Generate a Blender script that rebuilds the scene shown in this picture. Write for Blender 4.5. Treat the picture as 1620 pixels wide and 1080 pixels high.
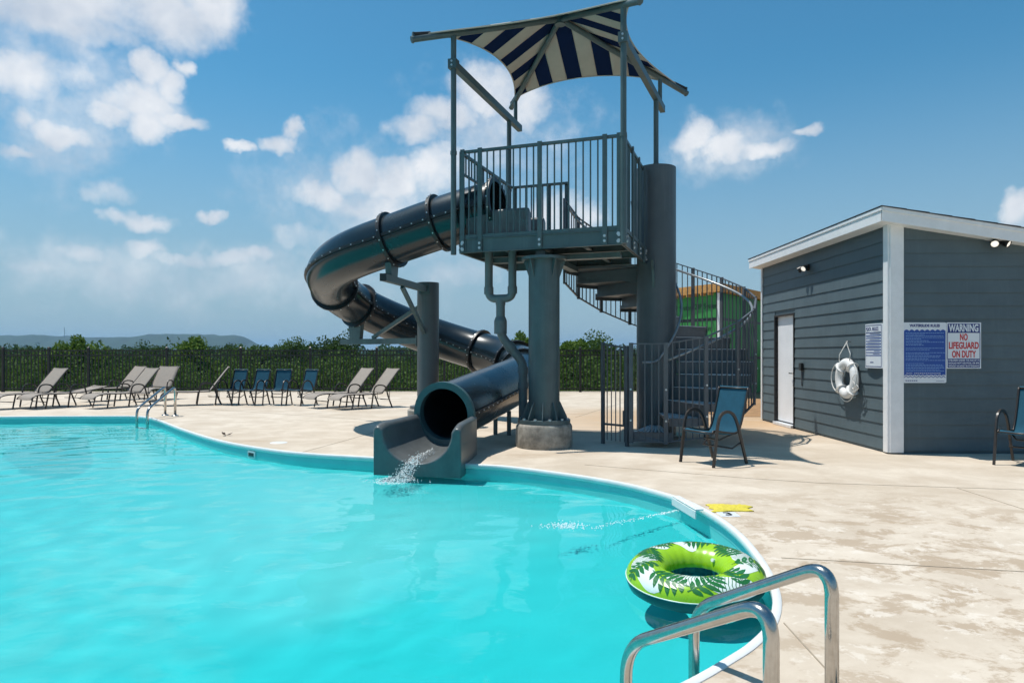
import bpy, math, random
from mathutils import Vector, Matrix, noise
from mathutils.geometry import tessellate_polygon
R = math.radians
PI = math.pi
rnd = random.Random(7)
scene = bpy.context.scene
COL = scene.collection
for o in list(bpy.data.objects): bpy.data.objects.remove(o)

# ------------------------------------------------------------------ camera
CAMH = 1.35
cam = bpy.data.cameras.new('camera'); cam.sensor_width = 36; cam.lens = 24
cam.shift_y = 20/1620; cam.clip_start = .05; cam.clip_end = 20000
co = bpy.data.objects.new('camera', cam); COL.objects.link(co)
co.location = (0, 0, CAMH); co.rotation_euler = (R(90), 0, 0)
scene.camera = co
# ------------------------------------------------------------------ sun
TOSUN = Vector((-.35, .10, 1)).normalized()
sl = bpy.data.lights.new('sun', 'SUN'); sl.cycles.is_caustics_light = True; sl.energy = 4.8; sl.angle = R(.5); sl.color = (1, .955, .89)
so = bpy.data.objects.new('sun', sl); COL.objects.link(so); so.location = (-5, 1, 20)
so.rotation_euler = TOSUN.to_track_quat('Z', 'Y').to_euler()
# ------------------------------------------------------------------ exposure
vs = scene.view_settings
vs.view_transform = 'Standard'; vs.look = 'None'; vs.exposure = 0.0; vs.gamma = 1; vs.use_curve_mapping = False
# ------------------------------------------------------------------ sky
world = bpy.data.worlds.new('World'); scene.world = world; world.use_nodes = True
W = world.node_tree; W.nodes.clear()
class NT:
    """small helper for building node graphs"""
    def __init__(s, t): s.t = t
    def n(s, typ, **k):
        d = s.t.nodes.new(typ)
        for a, b in k.items(): setattr(d, a, b)
        return d
    def put(s, sock, v):
        if isinstance(v, bpy.types.NodeSocket): s.t.links.new(v, sock)
        elif v is not None: sock.default_value = v
    def math(s, op, a, b=None, c=None, clamp=False):
        d = s.n('ShaderNodeMath', operation=op, use_clamp=clamp)
        for i, v in enumerate((a, b, c)):
            if v is not None: s.put(d.inputs[i], v)
        return d.outputs[0]
    def vec(s, op, a, b=None, out=0):
        d = s.n('ShaderNodeVectorMath', operation=op)
        s.put(d.inputs[0], a)
        if b is not None:
            if op == 'SCALE': s.put(d.inputs[3], b)
            else: s.put(d.inputs[1], b)
        return d.outputs[out]
    def noise(s, vec, scale, detail=4, rough=.5, dist=0, col=False):
        d = s.n('ShaderNodeTexNoise'); s.put(d.inputs['Vector'], vec)
        d.inputs['Scale'].default_value = scale; d.inputs['Detail'].default_value = detail
        d.inputs['Roughness'].default_value = rough; d.inputs['Distortion'].default_value = dist
        return d.outputs['Color' if col else 'Fac']
    def smooth(s, v, a, b, lo=0., hi=1.):
        d = s.n('ShaderNodeMapRange', interpolation_type='SMOOTHSTEP'); s.put(d.inputs[0], v)
        d.inputs[1].default_value = a; d.inputs[2].default_value = b
        d.inputs[3].default_value = lo; d.inputs[4].default_value = hi
        return d.outputs[0]
    def mix(s, f, a, b, mode='MIX'):
        d = s.n('ShaderNodeMix', data_type='RGBA', blend_type=mode)
        s.put(d.inputs[0], f)
        for i, v in ((6, a), (7, b)):
            if isinstance(v, tuple) and len(v) == 3: v = v + (1,)
            s.put(d.inputs[i], v)
        return d.outputs[2]
    def xyz(s, x, y, z):
        d = s.n('ShaderNodeCombineXYZ')
        for i, v in enumerate((x, y, z)): s.put(d.inputs[i], v)
        return d.outputs[0]

def sky_world():
    g = NT(W)
    out = g.n('ShaderNodeOutputWorld'); bg = g.n('ShaderNodeBackground')
    sky = g.n('ShaderNodeTexSky', sky_type='NISHITA', sun_disc=False)
    sky.sun_elevation = math.asin(TOSUN.z); sky.sun_rotation = math.atan2(TOSUN.x, TOSUN.y)
    sky.air_density = 1.0; sky.dust_density = .6; sky.ozone_density = 2.5; sky.altitude = 300
    tc = g.n('ShaderNodeTexCoord'); sp = g.n('ShaderNodeSeparateXYZ')
    d = g.vec('NORMALIZE', tc.outputs['Generated'])
    g.put(sp.inputs[0], d)
    az = g.math('ARCTAN2', sp.outputs[0], sp.outputs[1]); el = g.math('ARCSINE', sp.outputs[2])
    P = g.xyz(az, el, 0)
    # edge warp, sampled on the direction so it has no seam
    w1 = g.vec('SUBTRACT', g.noise(d, 9, 3, .6, col=True), (.5, .5, .5))
    w2 = g.vec('SUBTRACT', g.noise(d, 34, 3, .6, col=True), (.5, .5, .5))
    Pw = g.vec('ADD', P, g.vec('MULTIPLY', w1, (.060, .045, 0)))
    Pw = g.vec('ADD', Pw, g.vec('MULTIPLY', w2, (.034, .028, 0)))
    # cumulus seen in the photograph: px, py, radius x, radius y, strength
    blobs = [(60, 0, 190, 62, 1.0), (220, 12, 170, 58, 1.0), (345, 14, 62, 50, 1.0), (120, 45, 120, 36, .8), (20, 112, 120, 42, .85), (110, 118, 50, 30, .7), (55, 185, 40, 22, .8), (105, 212, 58, 26, .9), (15, 232, 50, 14, .7),
        (226, 116, 36, 36, 1), (212, 160, 78, 36, 1), (290, 104, 28, 16, .95), (228, 198, 44, 30, .95), (272, 190, 52, 17, .95), (170, 176, 46, 22, .9), (262, 135, 30, 30, .9),
        (378, 233, 28, 12, .8), (438, 226, 36, 18, .9), (462, 202, 22, 18, .9), (180, 300, 52, 24, .6), (225, 344, 60, 19, .9), (190, 342, 34, 14, .8), (330, 342, 26, 11, .9),
        (135, 402, 60, 18, .75), (235, 392, 42, 17, .8), (360, 410, 60, 17, .8), (290, 408, 50, 15, .7), (60, 420, 90, 18, .5), (400, 408, 40, 14, .7), (470, 380, 50, 26, .6),
        (765, 142, 66, 40, 1), (700, 180, 66, 32, 1), (650, 205, 46, 28, .9), (830, 168, 48, 44, .85), (560, 272, 52, 40, 1), (505, 310, 46, 34, .9), (620, 290, 66, 42, 1), (690, 270, 60, 46, .95), (590, 335, 100, 30, .7),
        (880, 335, 50, 40, .8), (930, 345, 40, 30, .7), (720, 430, 90, 24, .4), (560, 410, 120, 22, .45), (1105, 222, 44, 36, 1), (1150, 232, 46, 32, .95), (1205, 238, 50, 20, .9), (1270, 209, 25, 11, .95), (1610, 328, 36, 36, .95), (1640, 365, 60, 26, .8),
        (300, 440, 420, 60, .42), (610, 330, 200, 110, .40), (90, 150, 190, 130, .36), (780, 210, 150, 90, .36), (1150, 235, 110, 50, .38)]
    def field(Pin):
        acc = None
        for (px, py, rx, ry, st) in blobs:
            k = (px-810)/1080; a0 = math.atan(k); e0 = math.atan((560-py)/(1080*math.sqrt(1+k*k)))
            ra = rx/1080*math.cos(a0)**2; rb = ry/1080*math.cos(a0)*1.0
            q = g.n('ShaderNodeVectorMath', operation='MULTIPLY_ADD'); g.put(q.inputs[0], Pin); q.inputs[1].default_value = (1/ra, 1/rb, 0); q.inputs[2].default_value = (-a0/ra, -e0/rb, 0)
            ln = g.vec('DOT_PRODUCT', q.outputs[0], q.outputs[0], out=1)
            v = g.math('MULTIPLY_ADD', ln, -.62*st, .66*st)
            acc = v if acc is None else g.math('MAXIMUM', acc, v)
        return acc
    f = field(Pw)
    # the same kind of cumulus all round, outside the field of view
    gen = g.noise(g.vec('MULTIPLY', g.vec('ADD', d, g.vec('SCALE', w1, .12)), (1, 1, 2.2)), 2.7, 5, .55)
    gen = g.smooth(gen, .56, .80, -.2, 1.1)
    off = g.smooth(g.math('ABSOLUTE', az), .68, .85)
    up = g.smooth(el, .47, .6)
    mask = g.math('MAXIMUM', off, up)
    gen = g.math('MULTIPLY_ADD', g.math('ADD', gen, .5), mask, -.5)
    f = g.math('MAXIMUM', f, gen)
    fine = g.noise(d, 16, 7, .62)
    f2 = g.math('MULTIPLY_ADD', g.math('SUBTRACT', fine, .5), 1.05, f)
    cov = g.smooth(f2, -.10, .66)
    # relief inside the cloud: offset the fine noise towards the sun
    lit = g.math('SUBTRACT', g.noise(d, 9, 4, .55), g.noise(g.vec('ADD', d, (-.012, 0, .04)), 9, 4, .55))
    lit = g.math('MULTIPLY_ADD', lit, 2.5, .60, clamp=True)
    thick = g.smooth(f2, .3, 1.25)
    ccol = g.mix(lit, (.58, .64, .73), (.97, .97, .98))
    ccol = g.mix(g.math('MULTIPLY', thick, .35), ccol, (.90, .91, .94))
    # sky colour, graded a little towards the photograph's deeper blue
    hs = g.n('ShaderNodeHueSaturation'); hs.inputs['Saturation'].default_value = 1.1; hs.inputs['Value'].default_value = 1
    g.put(hs.inputs['Color'], sky.outputs[0])
    base = g.vec('SCALE', g.vec('MULTIPLY', hs.outputs[0], (.56, 1.12, 1.10)), SKY_STRENGTH)
    # thin high haze veil lower down
    veil = g.smooth(el, .0, .40, 1, 0)
    hz = g.mix(g.math('MULTIPLY', veil, .85), base, (.365, .455, .545))
    low = g.smooth(el, .03, .2)
    cov = g.math('MULTIPLY', cov, g.math('MULTIPLY_ADD', low, .42, .55))
    fin = g.mix(g.math('MULTIPLY', cov, .92), hz, ccol)
    g.put(bg.inputs[0], fin); bg.inputs[1].default_value = 1.0
    g.put(out.inputs[0], bg.outputs[0])
SKY_STRENGTH = .115
sky_world()
world.cycles.sampling_method = 'MANUAL'; world.cycles.sample_map_resolution = 256

# ================================================================== helpers
def gp(px, py, z=0.):
    """photo pixel of a point at height z -> ground position"""
    D = (CAMH-z)*1080/(py-560); return Vector(((px-810)*D/1080, D, z))
def at(px, py, D): return Vector(((px-810)*D/1080, D, CAMH-(py-560)*D/1080))

def wmat(o):
    m = Matrix.Identity(4)
    while o is not None: m = o.matrix_basis @ m; o = o.parent
    return m
def tag(o, label=None, cat=None, group=None, kind=None):
    if label: o['label'] = label
    if cat: o['category'] = cat
    if group: o['group'] = group
    if kind: o['kind'] = kind
    return o
def thing(name, label, cat, loc=(0, 0, 0), rz=0, group=None):
    o = bpy.data.objects.new(name, None); COL.objects.link(o); o.empty_display_size = .2
    o.location = loc; o.rotation_euler = (0, 0, rz)
    return tag(o, label, cat, group)
def copy_tree(o, parent=None):
    c = o.copy(); COL.objects.link(c); c.parent = parent
    for ch in [x for x in bpy.data.objects if x.parent == o]: copy_tree(ch, c)
    return c
def inst(name, mesh, parent, M):
    o = bpy.data.objects.new(name, mesh); COL.objects.link(o)
    if parent is not None:
        o.parent = parent; M = wmat(parent).inverted() @ M
    o.matrix_basis = M
    return o
def basis(x, y, z, p):
    m = Matrix((x, y, z)).transposed().to_4x4(); m.translation = p; return m

class MB:
    def __init__(s): s.v = []; s.f = []; s.m = []; s.mi = 0
    def add(s, vs_, fs):
        b = len(s.v); s.v += [Vector(v) for v in vs_]
        s.f += [tuple(i+b for i in f) for f in fs]; s.m += [s.mi]*len(fs); return s
    def box(s, c, d, M=None):
        x, y, z = d[0]/2, d[1]/2, d[2]/2; c = Vector(c)
        vs_ = [Vector(q) for q in ((-x,-y,-z),(x,-y,-z),(x,y,-z),(-x,y,-z),(-x,-y,z),(x,-y,z),(x,y,z),(-x,y,z))]
        vs_ = [(M @ v if M else v)+c for v in vs_]
        return s.add(vs_, [(0,3,2,1),(4,5,6,7),(0,1,5,4),(1,2,6,5),(2,3,7,6),(3,0,4,7)])
    def bar(s, a, b, w, h, up=(0, 0, 1)):
        """rectangular bar from a to b: w sideways, h along up"""
        a, b = Vector(a), Vector(b); t = (b-a); L = t.length; t.normalize(); up = Vector(up)
        sd = t.cross(up)
        if sd.length < 1e-4: sd = t.cross(Vector((1, 0, 0)))
        sd.normalize(); u = sd.cross(t)
        M = Matrix((t, sd, u)).transposed()
        return s.box((a+b)/2, (L, w, h), M)
    def sweep(s, pts, prof, closed=False, caps=True, ups=None):
        """sweep a closed 2d profile (side, up) along points, keeping 'up' close to world z"""
        n = len(pts); k = len(prof) if not callable(prof) else len(prof(0)); rings = []
        pts = [Vector(p) for p in pts]; last = None
        for i, p in enumerate(pts):
            if closed: t = pts[(i+1) % n]-pts[i-1]
            else: t = pts[min(i+1, n-1)]-pts[max(i-1, 0)]
            t.normalize()
            up = Vector((0, 0, 1)) if ups is None else ups
            sd = t.cross(up)
            if sd.length < .05 and last is not None: sd = last - t*last.dot(t)
            elif sd.length < 1e-3: sd = t.cross(Vector((0, 1, 0)))
            sd.normalize()
            if last is not None and sd.dot(last) < 0: sd = -sd
            last = sd; u = sd.cross(t)
            pr = prof(i) if callable(prof) else prof
            rings.append([p+sd*a+u*b for a, b in pr])
        fs = []
        for i in range(n if closed else n-1):
            j = (i+1) % n
            for q in range(k): fs.append((i*k+q, i*k+(q+1) % k, j*k+(q+1) % k, j*k+q))
        if caps and not closed: fs += [tuple(range(k-1, -1, -1)), tuple((n-1)*k+q for q in range(k))]
        return s.add([v for r in rings for v in r], fs)
    def tube(s, pts, r, seg=10, closed=False, caps=True):
        return s.sweep(pts, circ(r, seg), closed, caps)
    def cyl(s, a, b, r, seg=24, r2=None):
        a, b = Vector(a), Vector(b); t = (b-a).normalized()
        q = t.to_track_quat('Z', 'Y').to_matrix(); r2 = r if r2 is None else r2; vs_ = []
        for p, rr in ((a, r), (b, r2)):
            for i in range(seg):
                an = 2*PI*i/seg; vs_.append(p+q @ Vector((rr*math.cos(an), rr*math.sin(an), 0)))
        fs = [(i, (i+1) % seg, seg+(i+1) % seg, seg+i) for i in range(seg)]
        return s.add(vs_, fs+[tuple(range(seg-1, -1, -1)), tuple(range(seg, 2*seg))])
    def lathe(s, prof, c, seg=32):
        """prof: (r,z) list around the z axis at c"""
        n = len(prof); vs_ = []; c = Vector(c)
        for i in range(seg):
            an = 2*PI*i/seg
            for r, z in prof: vs_.append(c+Vector((r*math.cos(an), r*math.sin(an), z)))
        fs = []
        for i in range(seg):
            j = (i+1) % seg
            for q in range(n-1): fs.append((i*n+q, j*n+q, j*n+q+1, i*n+q+1))
        return s.add(vs_, fs)
    def prism(s, poly, d):
        """poly: 3d points, extruded by vector d"""
        n = len(poly); d = Vector(d); p = [Vector(q) for q in poly]
        return s.add(p+[q+d for q in p], [tuple(range(n-1, -1, -1)), tuple(range(n, 2*n))]+[(i, (i+1) % n, n+(i+1) % n, n+i) for i in range(n)])
    def mesh(s, name, mats, smooth=None, M=None):
        me = bpy.data.meshes.new(name)
        me.from_pydata([M @ v for v in s.v] if M else s.v, [], s.f); 
        if not isinstance(mats, (list, tuple)): mats = [mats]
        for m in mats: me.materials.append(m)
        if len(mats) > 1: me.polygons.foreach_set('material_index', s.m)
        if smooth is not None:
            me.polygons.foreach_set('use_smooth', [True]*len(me.polygons))
            if smooth < 180: me.set_sharp_from_angle(angle=R(smooth))
        me.validate(); me.update(); return me
    def build(s, name, mats, parent=None, smooth=None, bevel=0):
        M = wmat(parent).inverted() if parent is not None else None
        o = bpy.data.objects.new(name, s.mesh(name, mats, smooth, M)); COL.objects.link(o); o.parent = parent
        if bevel:
            b = o.modifiers.new('bevel', 'BEVEL'); b.width = bevel; b.segments = 2; b.limit_method = 'ANGLE'; b.angle_limit = R(40)
        return o
def circ(r, seg=10): return [(r*math.cos(2*PI*i/seg), r*math.sin(2*PI*i/seg)) for i in range(seg)]
def catmull(pts, per=8, closed=False):
    P = [Vector(p) for p in pts]; n = len(P); out = []
    for i in range(n if closed else n-1):
        if closed: a, b, c, d = P[i-1], P[i], P[(i+1) % n], P[(i+2) % n]
        else: a, b, c, d = P[max(i-1, 0)], P[i], P[i+1], P[min(i+2, n-1)]
        for k in range(per):
            t = k/per
            out.append(.5*((2*b)+(c-a)*t+(2*a-5*b+4*c-d)*t*t+(3*b-a-3*c+d)*t**3))
    if not closed: out.append(P[-1])
    return out
def roundpath(pts, r, n=6):
    """polyline with its corners rounded"""
    P = [Vector(p) for p in pts]; out = [P[0]]
    for i in range(1, len(P)-1):
        a = (P[i-1]-P[i]); b = (P[i+1]-P[i]); rr = min(r, a.length*.49, b.length*.49)
        a = P[i]+a.normalized()*rr; b = P[i]+b.normalized()*rr
        for k in range(n+1):
            t = k/n; out.append(a*(1-t)**2+P[i]*2*t*(1-t)+b*t*t)
    out.append(P[-1]); return out

# ================================================================== materials
def mat(name, base, rough=.5, metal=0., vary=.12, vscale=6., bump=0., bscale=40., coat=0., spec=.5, trans=0., detail=6, streak=0.):
    m = bpy.data.materials.new(name); m.use_nodes = True; g = NT(m.node_tree)
    p = m.node_tree.nodes['Principled BSDF']
    tc = g.n('ShaderNodeTexCoord'); geo = g.n('ShaderNodeNewGeometry')
    c = base+(1,) if len(base) == 3 else base
    pos = geo.outputs['Position']
    if vary:
        n1 = g.noise(pos, vscale, detail, .65)
        f = g.smooth(n1, .25, .75)
        lo = tuple(x*(1-vary) for x in base); hi = tuple(min(1, x*(1+vary)) for x in base)
        cb = g.mix(f, lo, hi)
        if streak:
            ns = g.noise(g.vec('MULTIPLY', pos, (9, 9, .5)), 1.6, 5, .65); cb = g.mix(g.math('MULTIPLY', g.smooth(ns, .50, .72), streak), cb, tuple(min(1, x*1.55+.012) for x in base))
            n3 = g.noise(pos, 11, 6, .7); cb = g.mix(g.math('MULTIPLY', g.smooth(n3, .64, .72), streak*.8), cb, (.10, .055, .03))
        g.put(p.inputs['Base Color'], cb)
        g.put(p.inputs['Roughness'], g.math('MULTIPLY_ADD', n1, .2, rough-.1, clamp=True))
    else:
        p.inputs['Base Color'].default_value = c; p.inputs['Roughness'].default_value = rough
    p.inputs['Metallic'].default_value = metal; p.inputs['Specular IOR Level'].default_value = spec
    p.inputs['Coat Weight'].default_value = coat; p.inputs['Coat Roughness'].default_value = .06
    if bump:
        b = g.n('ShaderNodeBump'); b.inputs['Strength'].default_value = bump; b.inputs['Distance'].default_value = .01
        g.put(b.inputs['Height'], g.noise(pos, bscale, 5, .6)); g.put(p.inputs['Normal'], b.outputs[0])
    return m
M_ = {}
M_['tower'] = mat('tower_paint', (.070, .102, .107), .42, vary=.16, vscale=3, bump=.05, bscale=90, streak=.35)
M_['column'] = mat('column_paint', (.085, .098, .105), .40, vary=.12, vscale=2.5, bump=.05, bscale=80, streak=.3)
M_['stair'] = mat('stair_paint', (.094, .102, .112), .45, vary=.15, vscale=4)
M_['alum'] = mat('aluminium_tread', (.70, .72, .74), .35, metal=.2, vary=.12, vscale=20)
M_['handrail'] = mat('handrail_metal', (.30, .32, .33), .35, metal=.5, vary=.1, vscale=12)
M_['gel'] = mat('slide_gelcoat', (.008, .016, .022), .25, vary=.2, vscale=2, coat=.12)
M_['gel_in'] = mat('slide_inside', (.012, .016, .019), .35, vary=.2, vscale=3)
M_['flange'] = mat('slide_flange', (.008, .010, .012), .45, vary=.15, vscale=9)
M_['rim'] = mat('mouth_rim', (.055, .105, .115), .4, vary=.1)
M_['trough'] = mat('trough_gelcoat', (.110, .120, .121), .36, vary=.16, vscale=5, coat=.1, streak=.2)
M_['bolt'] = mat('zinc_bolt', (.55, .57, .58), .35, metal=.7, vary=0)
M_['pvc'] = mat('grey_pvc', (.14, .16, .165), .5, vary=.1)
M_['footing'] = mat('footing_concrete', (.30, .275, .235), .9, vary=.45, vscale=7, bump=.6, bscale=60)
M_['steel'] = mat('stainless_steel', (.47, .45, .425), .2, metal=1, vary=.10, vscale=30)
M_['white'] = mat('white_paint', (.74, .75, .76), .45, vary=.05, vscale=8)
M_['door'] = mat('door_paint', (.78, .80, .83), .4, vary=.04, vscale=3)
M_['siding'] = mat('siding_paint', (.078, .113, .130), .6, vary=.12, vscale=2.2, bump=.12, bscale=120, streak=.16)
M_['dark'] = mat('dark_gap', (.02, .02, .022), .8, vary=0)
M_['shingle'] = mat('roof_shingle', (.05, .05, .055), .9, vary=.3, vscale=30, bump=.5)
M_['bronze'] = mat('bronze_frame', (.033, .026, .022), .38, vary=.15, vscale=30)
M_['sling_blue'] = mat('blue_sling', (.016, .082, .130), .8, vary=.12, vscale=14, bump=.15, bscale=500, spec=.2)
M_['sling_tan'] = mat('tan_sling', (.30, .255, .213), .75, vary=.08, vscale=12, bump=.2, bscale=400)
M_['fence'] = mat('black_fence', (.008, .008, .008), .45, vary=0)
M_['navy'] = mat('navy_print', (.012, .03, .17), .5, vary=0)
M_['signblue'] = mat('blue_print', (.008, .06, .30), .45, vary=.05)
M_['signlight'] = mat('pale_blue_print', (.20, .36, .62), .5, vary=0)
M_['red'] = mat('red_print', (.50, .012, .018), .5, vary=0)
M_['signwhite'] = mat('sign_white', (.66, .70, .74), .45, vary=.03)
M_['black'] = mat('black_plastic', (.012, .012, .013), .4, vary=0)
M_['yellow'] = mat('yellow_cloth', (.62, .52, .06), .9, vary=.15, vscale=30, bump=.3)
M_['ring'] = mat('life_ring_foam', (.76, .76, .75), .5, vary=.05, vscale=12)
M_['rope'] = mat('white_rope', (.72, .71, .68), .8, vary=.08, vscale=80)
M_['coping'] = mat('white_coping', (.74, .75, .73), .38, vary=.05, vscale=5)
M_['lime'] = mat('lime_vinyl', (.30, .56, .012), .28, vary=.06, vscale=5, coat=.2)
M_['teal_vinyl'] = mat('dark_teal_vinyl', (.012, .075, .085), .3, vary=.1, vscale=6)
M_['leafdark'] = mat('leaf_print_dark', (.018, .15, .035), .3, vary=.1)
M_['leafwhite'] = mat('leaf_print_white', (.70, .78, .74), .3, vary=.03)
M_['ply'] = mat('plywood', (.52, .27, .08), .8, vary=.25, vscale=9)
M_['zip'] = mat('green_sheathing', (.035, .24, .05), .6, vary=.12, vscale=3)
M_['bark'] = mat('bark', (.07, .05, .035), .9, vary=.3, vscale=6, bump=.6)
M_['dirt'] = mat('clay_dirt', (.34, .19, .085), .95, vary=.35, vscale=2.5, bump=.8, bscale=14)
M_['grass'] = mat('rough_grass', (.055, .085, .025), .95, vary=.5, vscale=.6, bump=.6, bscale=8)
M_['hill'] = mat('hill_forest', (.030, .052, .020), .95, vary=.35, vscale=.02)
M_['deadleaf'] = mat('dead_leaf', (.06, .035, .02), .8, vary=.2)
M_['vent'] = mat('white_plastic', (.72, .73, .72), .45, vary=.04)

def emit_mat(name, col, s):
    m = bpy.data.materials.new(name); m.use_nodes = True
    p = m.node_tree.nodes['Principled BSDF']; p.inputs['Base Color'].default_value = col+(1,)
    p.inputs['Emission Color'].default_value = col+(1,); p.inputs['Emission Strength'].default_value = s
    return m
M_['lamp'] = emit_mat('lit_lens', (1, .93, .82), .75)

def foliage(name, a, b):
    m = bpy.data.materials.new(name); m.use_nodes = True; g = NT(m.node_tree); nt = m.node_tree
    p = nt.nodes['Principled BSDF']; geo = g.n('ShaderNodeNewGeometry')
    r = geo.outputs['Random Per Island']; n = g.noise(geo.outputs['Position'], .55, 3, .6)
    f = g.math('MULTIPLY_ADD', r, .6, g.math('MULTIPLY', n, .5), clamp=True)
    c = g.mix(f, a, b); g.put(p.inputs['Base Color'], c); p.inputs['Roughness'].default_value = .75; p.inputs['Specular IOR Level'].default_value = .2
    tr = g.n('ShaderNodeBsdfTranslucent'); g.put(tr.inputs[0], c)
    mx = g.n('ShaderNodeMixShader'); mx.inputs[0].default_value = .3
    g.put(mx.inputs[1], p.outputs[0]); g.put(mx.inputs[2], tr.outputs[0])
    g.put(nt.nodes['Material Output'].inputs[0], mx.outputs[0])
    return m
M_['leafA'] = foliage('leaves_bright', (.07, .13, .02), (.17, .26, .04))
M_['leafB'] = foliage('leaves_mid', (.045, .09, .018), (.11, .18, .035))
M_['leafC'] = foliage('leaves_dark', (.03, .062, .016), (.08, .135, .03))

def concrete():
    m = bpy.data.materials.new('deck_concrete'); m.use_nodes = True; g = NT(m.node_tree)
    p = m.node_tree.nodes['Principled BSDF']; geo = g.n('ShaderNodeNewGeometry'); P = geo.outputs['Position']
    big = g.noise(P, .35, 5, .6); mid = g.noise(P, 1.6, 8, .68, .4); fine = g.noise(P, 26, 6, .7); grit = g.noise(P, 180, 3, .6)
    c = g.mix(g.smooth(mid, .3, .72), (.52, .435, .34), (.67, .585, .48))
    c = g.mix(g.math('MULTIPLY', g.smooth(big, .42, .68), .5), c, (.46, .37, .27))
    # ragged worn patches where the pale skin has gone, nearer the pool ladder
    sp = g.n('ShaderNodeSeparateXYZ'); g.put(sp.inputs[0], P)
    q = g.vec('LENGTH', g.vec('MULTIPLY', g.vec('SUBTRACT', P, (3.0, 4.0, 0)), (.33, .33, 0)), out=1)
    near = g.smooth(q, .35, 1.25, 1, 0)
    pat = g.noise(g.vec('MULTIPLY', P, (1, 1.25, 1)), 2.3, 10, .74, .3)
    pm = g.math('MULTIPLY', g.smooth(pat, .49, .56), near)
    c = g.mix(g.math('MULTIPLY', pm, .70), c, (.37, .275, .185))
    pat2 = g.noise(g.vec('ADD', P, (9, 4, 0)), 5.0, 9, .74, .3)
    c = g.mix(g.math('MULTIPLY', g.math('MULTIPLY', g.smooth(pat2, .56, .60), near), .65), c, (.70, .63, .54))
    # faint clay-brown stains
    st = g.noise(g.vec('ADD', g.vec('MULTIPLY', P, (.6, 1.3, 1)), (3, 7, 0)), .75, 8, .7)
    c = g.mix(g.math('MULTIPLY', g.smooth(st, .54, .74), .55), c, (.36, .25, .15))
    # clay washed on to the deck by the unfinished building
    q2 = g.vec('LENGTH', g.vec('MULTIPLY', g.vec('SUBTRACT', P, (4.3, 14.2, 0)), (.2, .28, 0)), out=1)
    cl = g.math('MULTIPLY', g.smooth(q2, .15, 1.2, 1, 0), g.smooth(mid, .3, .6, .4, 1))
    c = g.mix(g.math('MULTIPLY', cl, .75), c, (.44, .25, .10))
    c = g.mix(g.math('MULTIPLY', g.smooth(fine, .6, .8), .3), c, (.33, .28, .22))
    g.put(p.inputs['Base Color'], c); p.inputs['Roughness'].default_value = .85; p.inputs['Specular IOR Level'].default_value = .3
    b = g.n('ShaderNodeBump'); b.inputs['Strength'].default_value = .35; b.inputs['Distance'].default_value = .004
    g.put(b.inputs['Height'], g.math('ADD', grit, g.math('MULTIPLY', fine, .8))); g.put(p.inputs['Normal'], b.outputs[0])
    return m
M_['deck'] = concrete()
M_['joint'] = mat('joint_shadow_gap', (.34, .28, .21), .95, vary=.2)

def liner():
    m = bpy.data.materials.new('pool_liner'); m.use_nodes = True; g = NT(m.node_tree)
    p = m.node_tree.nodes['Principled BSDF']; geo = g.n('ShaderNodeNewGeometry'); P = geo.outputs['Position']
    n = g.noise(P, .8, 5, .6)
    g.put(p.inputs['Base Color'], g.mix(n, (.001, .335, .358), (.002, .375, .398))); p.inputs['Roughness'].default_value = .6
    return m
M_['liner'] = liner()
def water():
    m = bpy.data.materials.new('pool_water'); m.use_nodes = True; g = NT(m.node_tree); nt = m.node_tree
    nt.nodes.remove(nt.nodes['Principled BSDF'])
    gl = g.n('ShaderNodeBsdfGlass'); gl.inputs['Roughness'].default_value = 0; gl.inputs['IOR'].default_value = 1.13; gl.inputs['Color'].default_value = (.93, 1, 1, 1)
    geo = g.n('ShaderNodeNewGeometry'); P = geo.outputs['Position']; b = g.n('ShaderNodeBump'); b.inputs['Strength'].default_value = .12; b.inputs['Distance'].default_value = .006
    g.put(b.inputs['Height'], g.math('ADD', g.noise(g.vec('MULTIPLY', P, (1, 1.4, 1)), 8, 3, .5, .5), g.math('MULTIPLY', g.noise(P, 21, 2, .5, .3), .35))); g.put(gl.inputs['Normal'], b.outputs[0])
    g.put(nt.nodes['Material Output'].inputs[0], gl.outputs[0]); return m
M_['water'] = water()
def foam():
    m = bpy.data.materials.new('water_foam'); m.use_nodes = True; g = NT(m.node_tree); nt = m.node_tree
    p = nt.nodes['Principled BSDF']; p.inputs['Base Color'].default_value = (.85, .92, .93, 1); p.inputs['Roughness'].default_value = .25
    t = g.n('ShaderNodeBsdfTransparent'); mx = g.n('ShaderNodeMixShader'); geo = g.n('ShaderNodeNewGeometry')
    n = g.noise(geo.outputs['Position'], 42, 4, .7)
    g.put(mx.inputs[0], g.smooth(n, .45, .66, .02, .75)); g.put(mx.inputs[1], t.outputs[0]); g.put(mx.inputs[2], p.outputs[0])
    g.put(nt.nodes['Material Output'].inputs[0], mx.outputs[0]); return m
M_['foam'] = foam()
M_['drop'] = mat('water_drop', (.82, .90, .91), .1, vary=0)
def fabric(name, c):
    m = bpy.data.materials.new(name); m.use_nodes = True; g = NT(m.node_tree); nt = m.node_tree
    d = g.n('ShaderNodeBsdfDiffuse'); t = g.n('ShaderNodeBsdfTranslucent'); geo = g.n('ShaderNodeNewGeometry')
    n = g.noise(geo.outputs['Position'], 5, 5, .6)
    cc = g.mix(n, tuple(x*.85 for x in c), tuple(min(1, x*1.12) for x in c))
    g.put(d.inputs[0], cc); g.put(t.inputs[0], cc)
    mx = g.n('ShaderNodeMixShader'); mx.inputs[0].default_value = .13
    g.put(mx.inputs[1], d.outputs[0]); g.put(mx.inputs[2], t.outputs[0]); g.put(nt.nodes['Material Output'].inputs[0], mx.outputs[0]); return m
M_['cream'] = fabric('cream_fabric', (.50, .46, .41)); M_['navyfab'] = fabric('navy_fabric', (.012, .024, .075))

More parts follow.
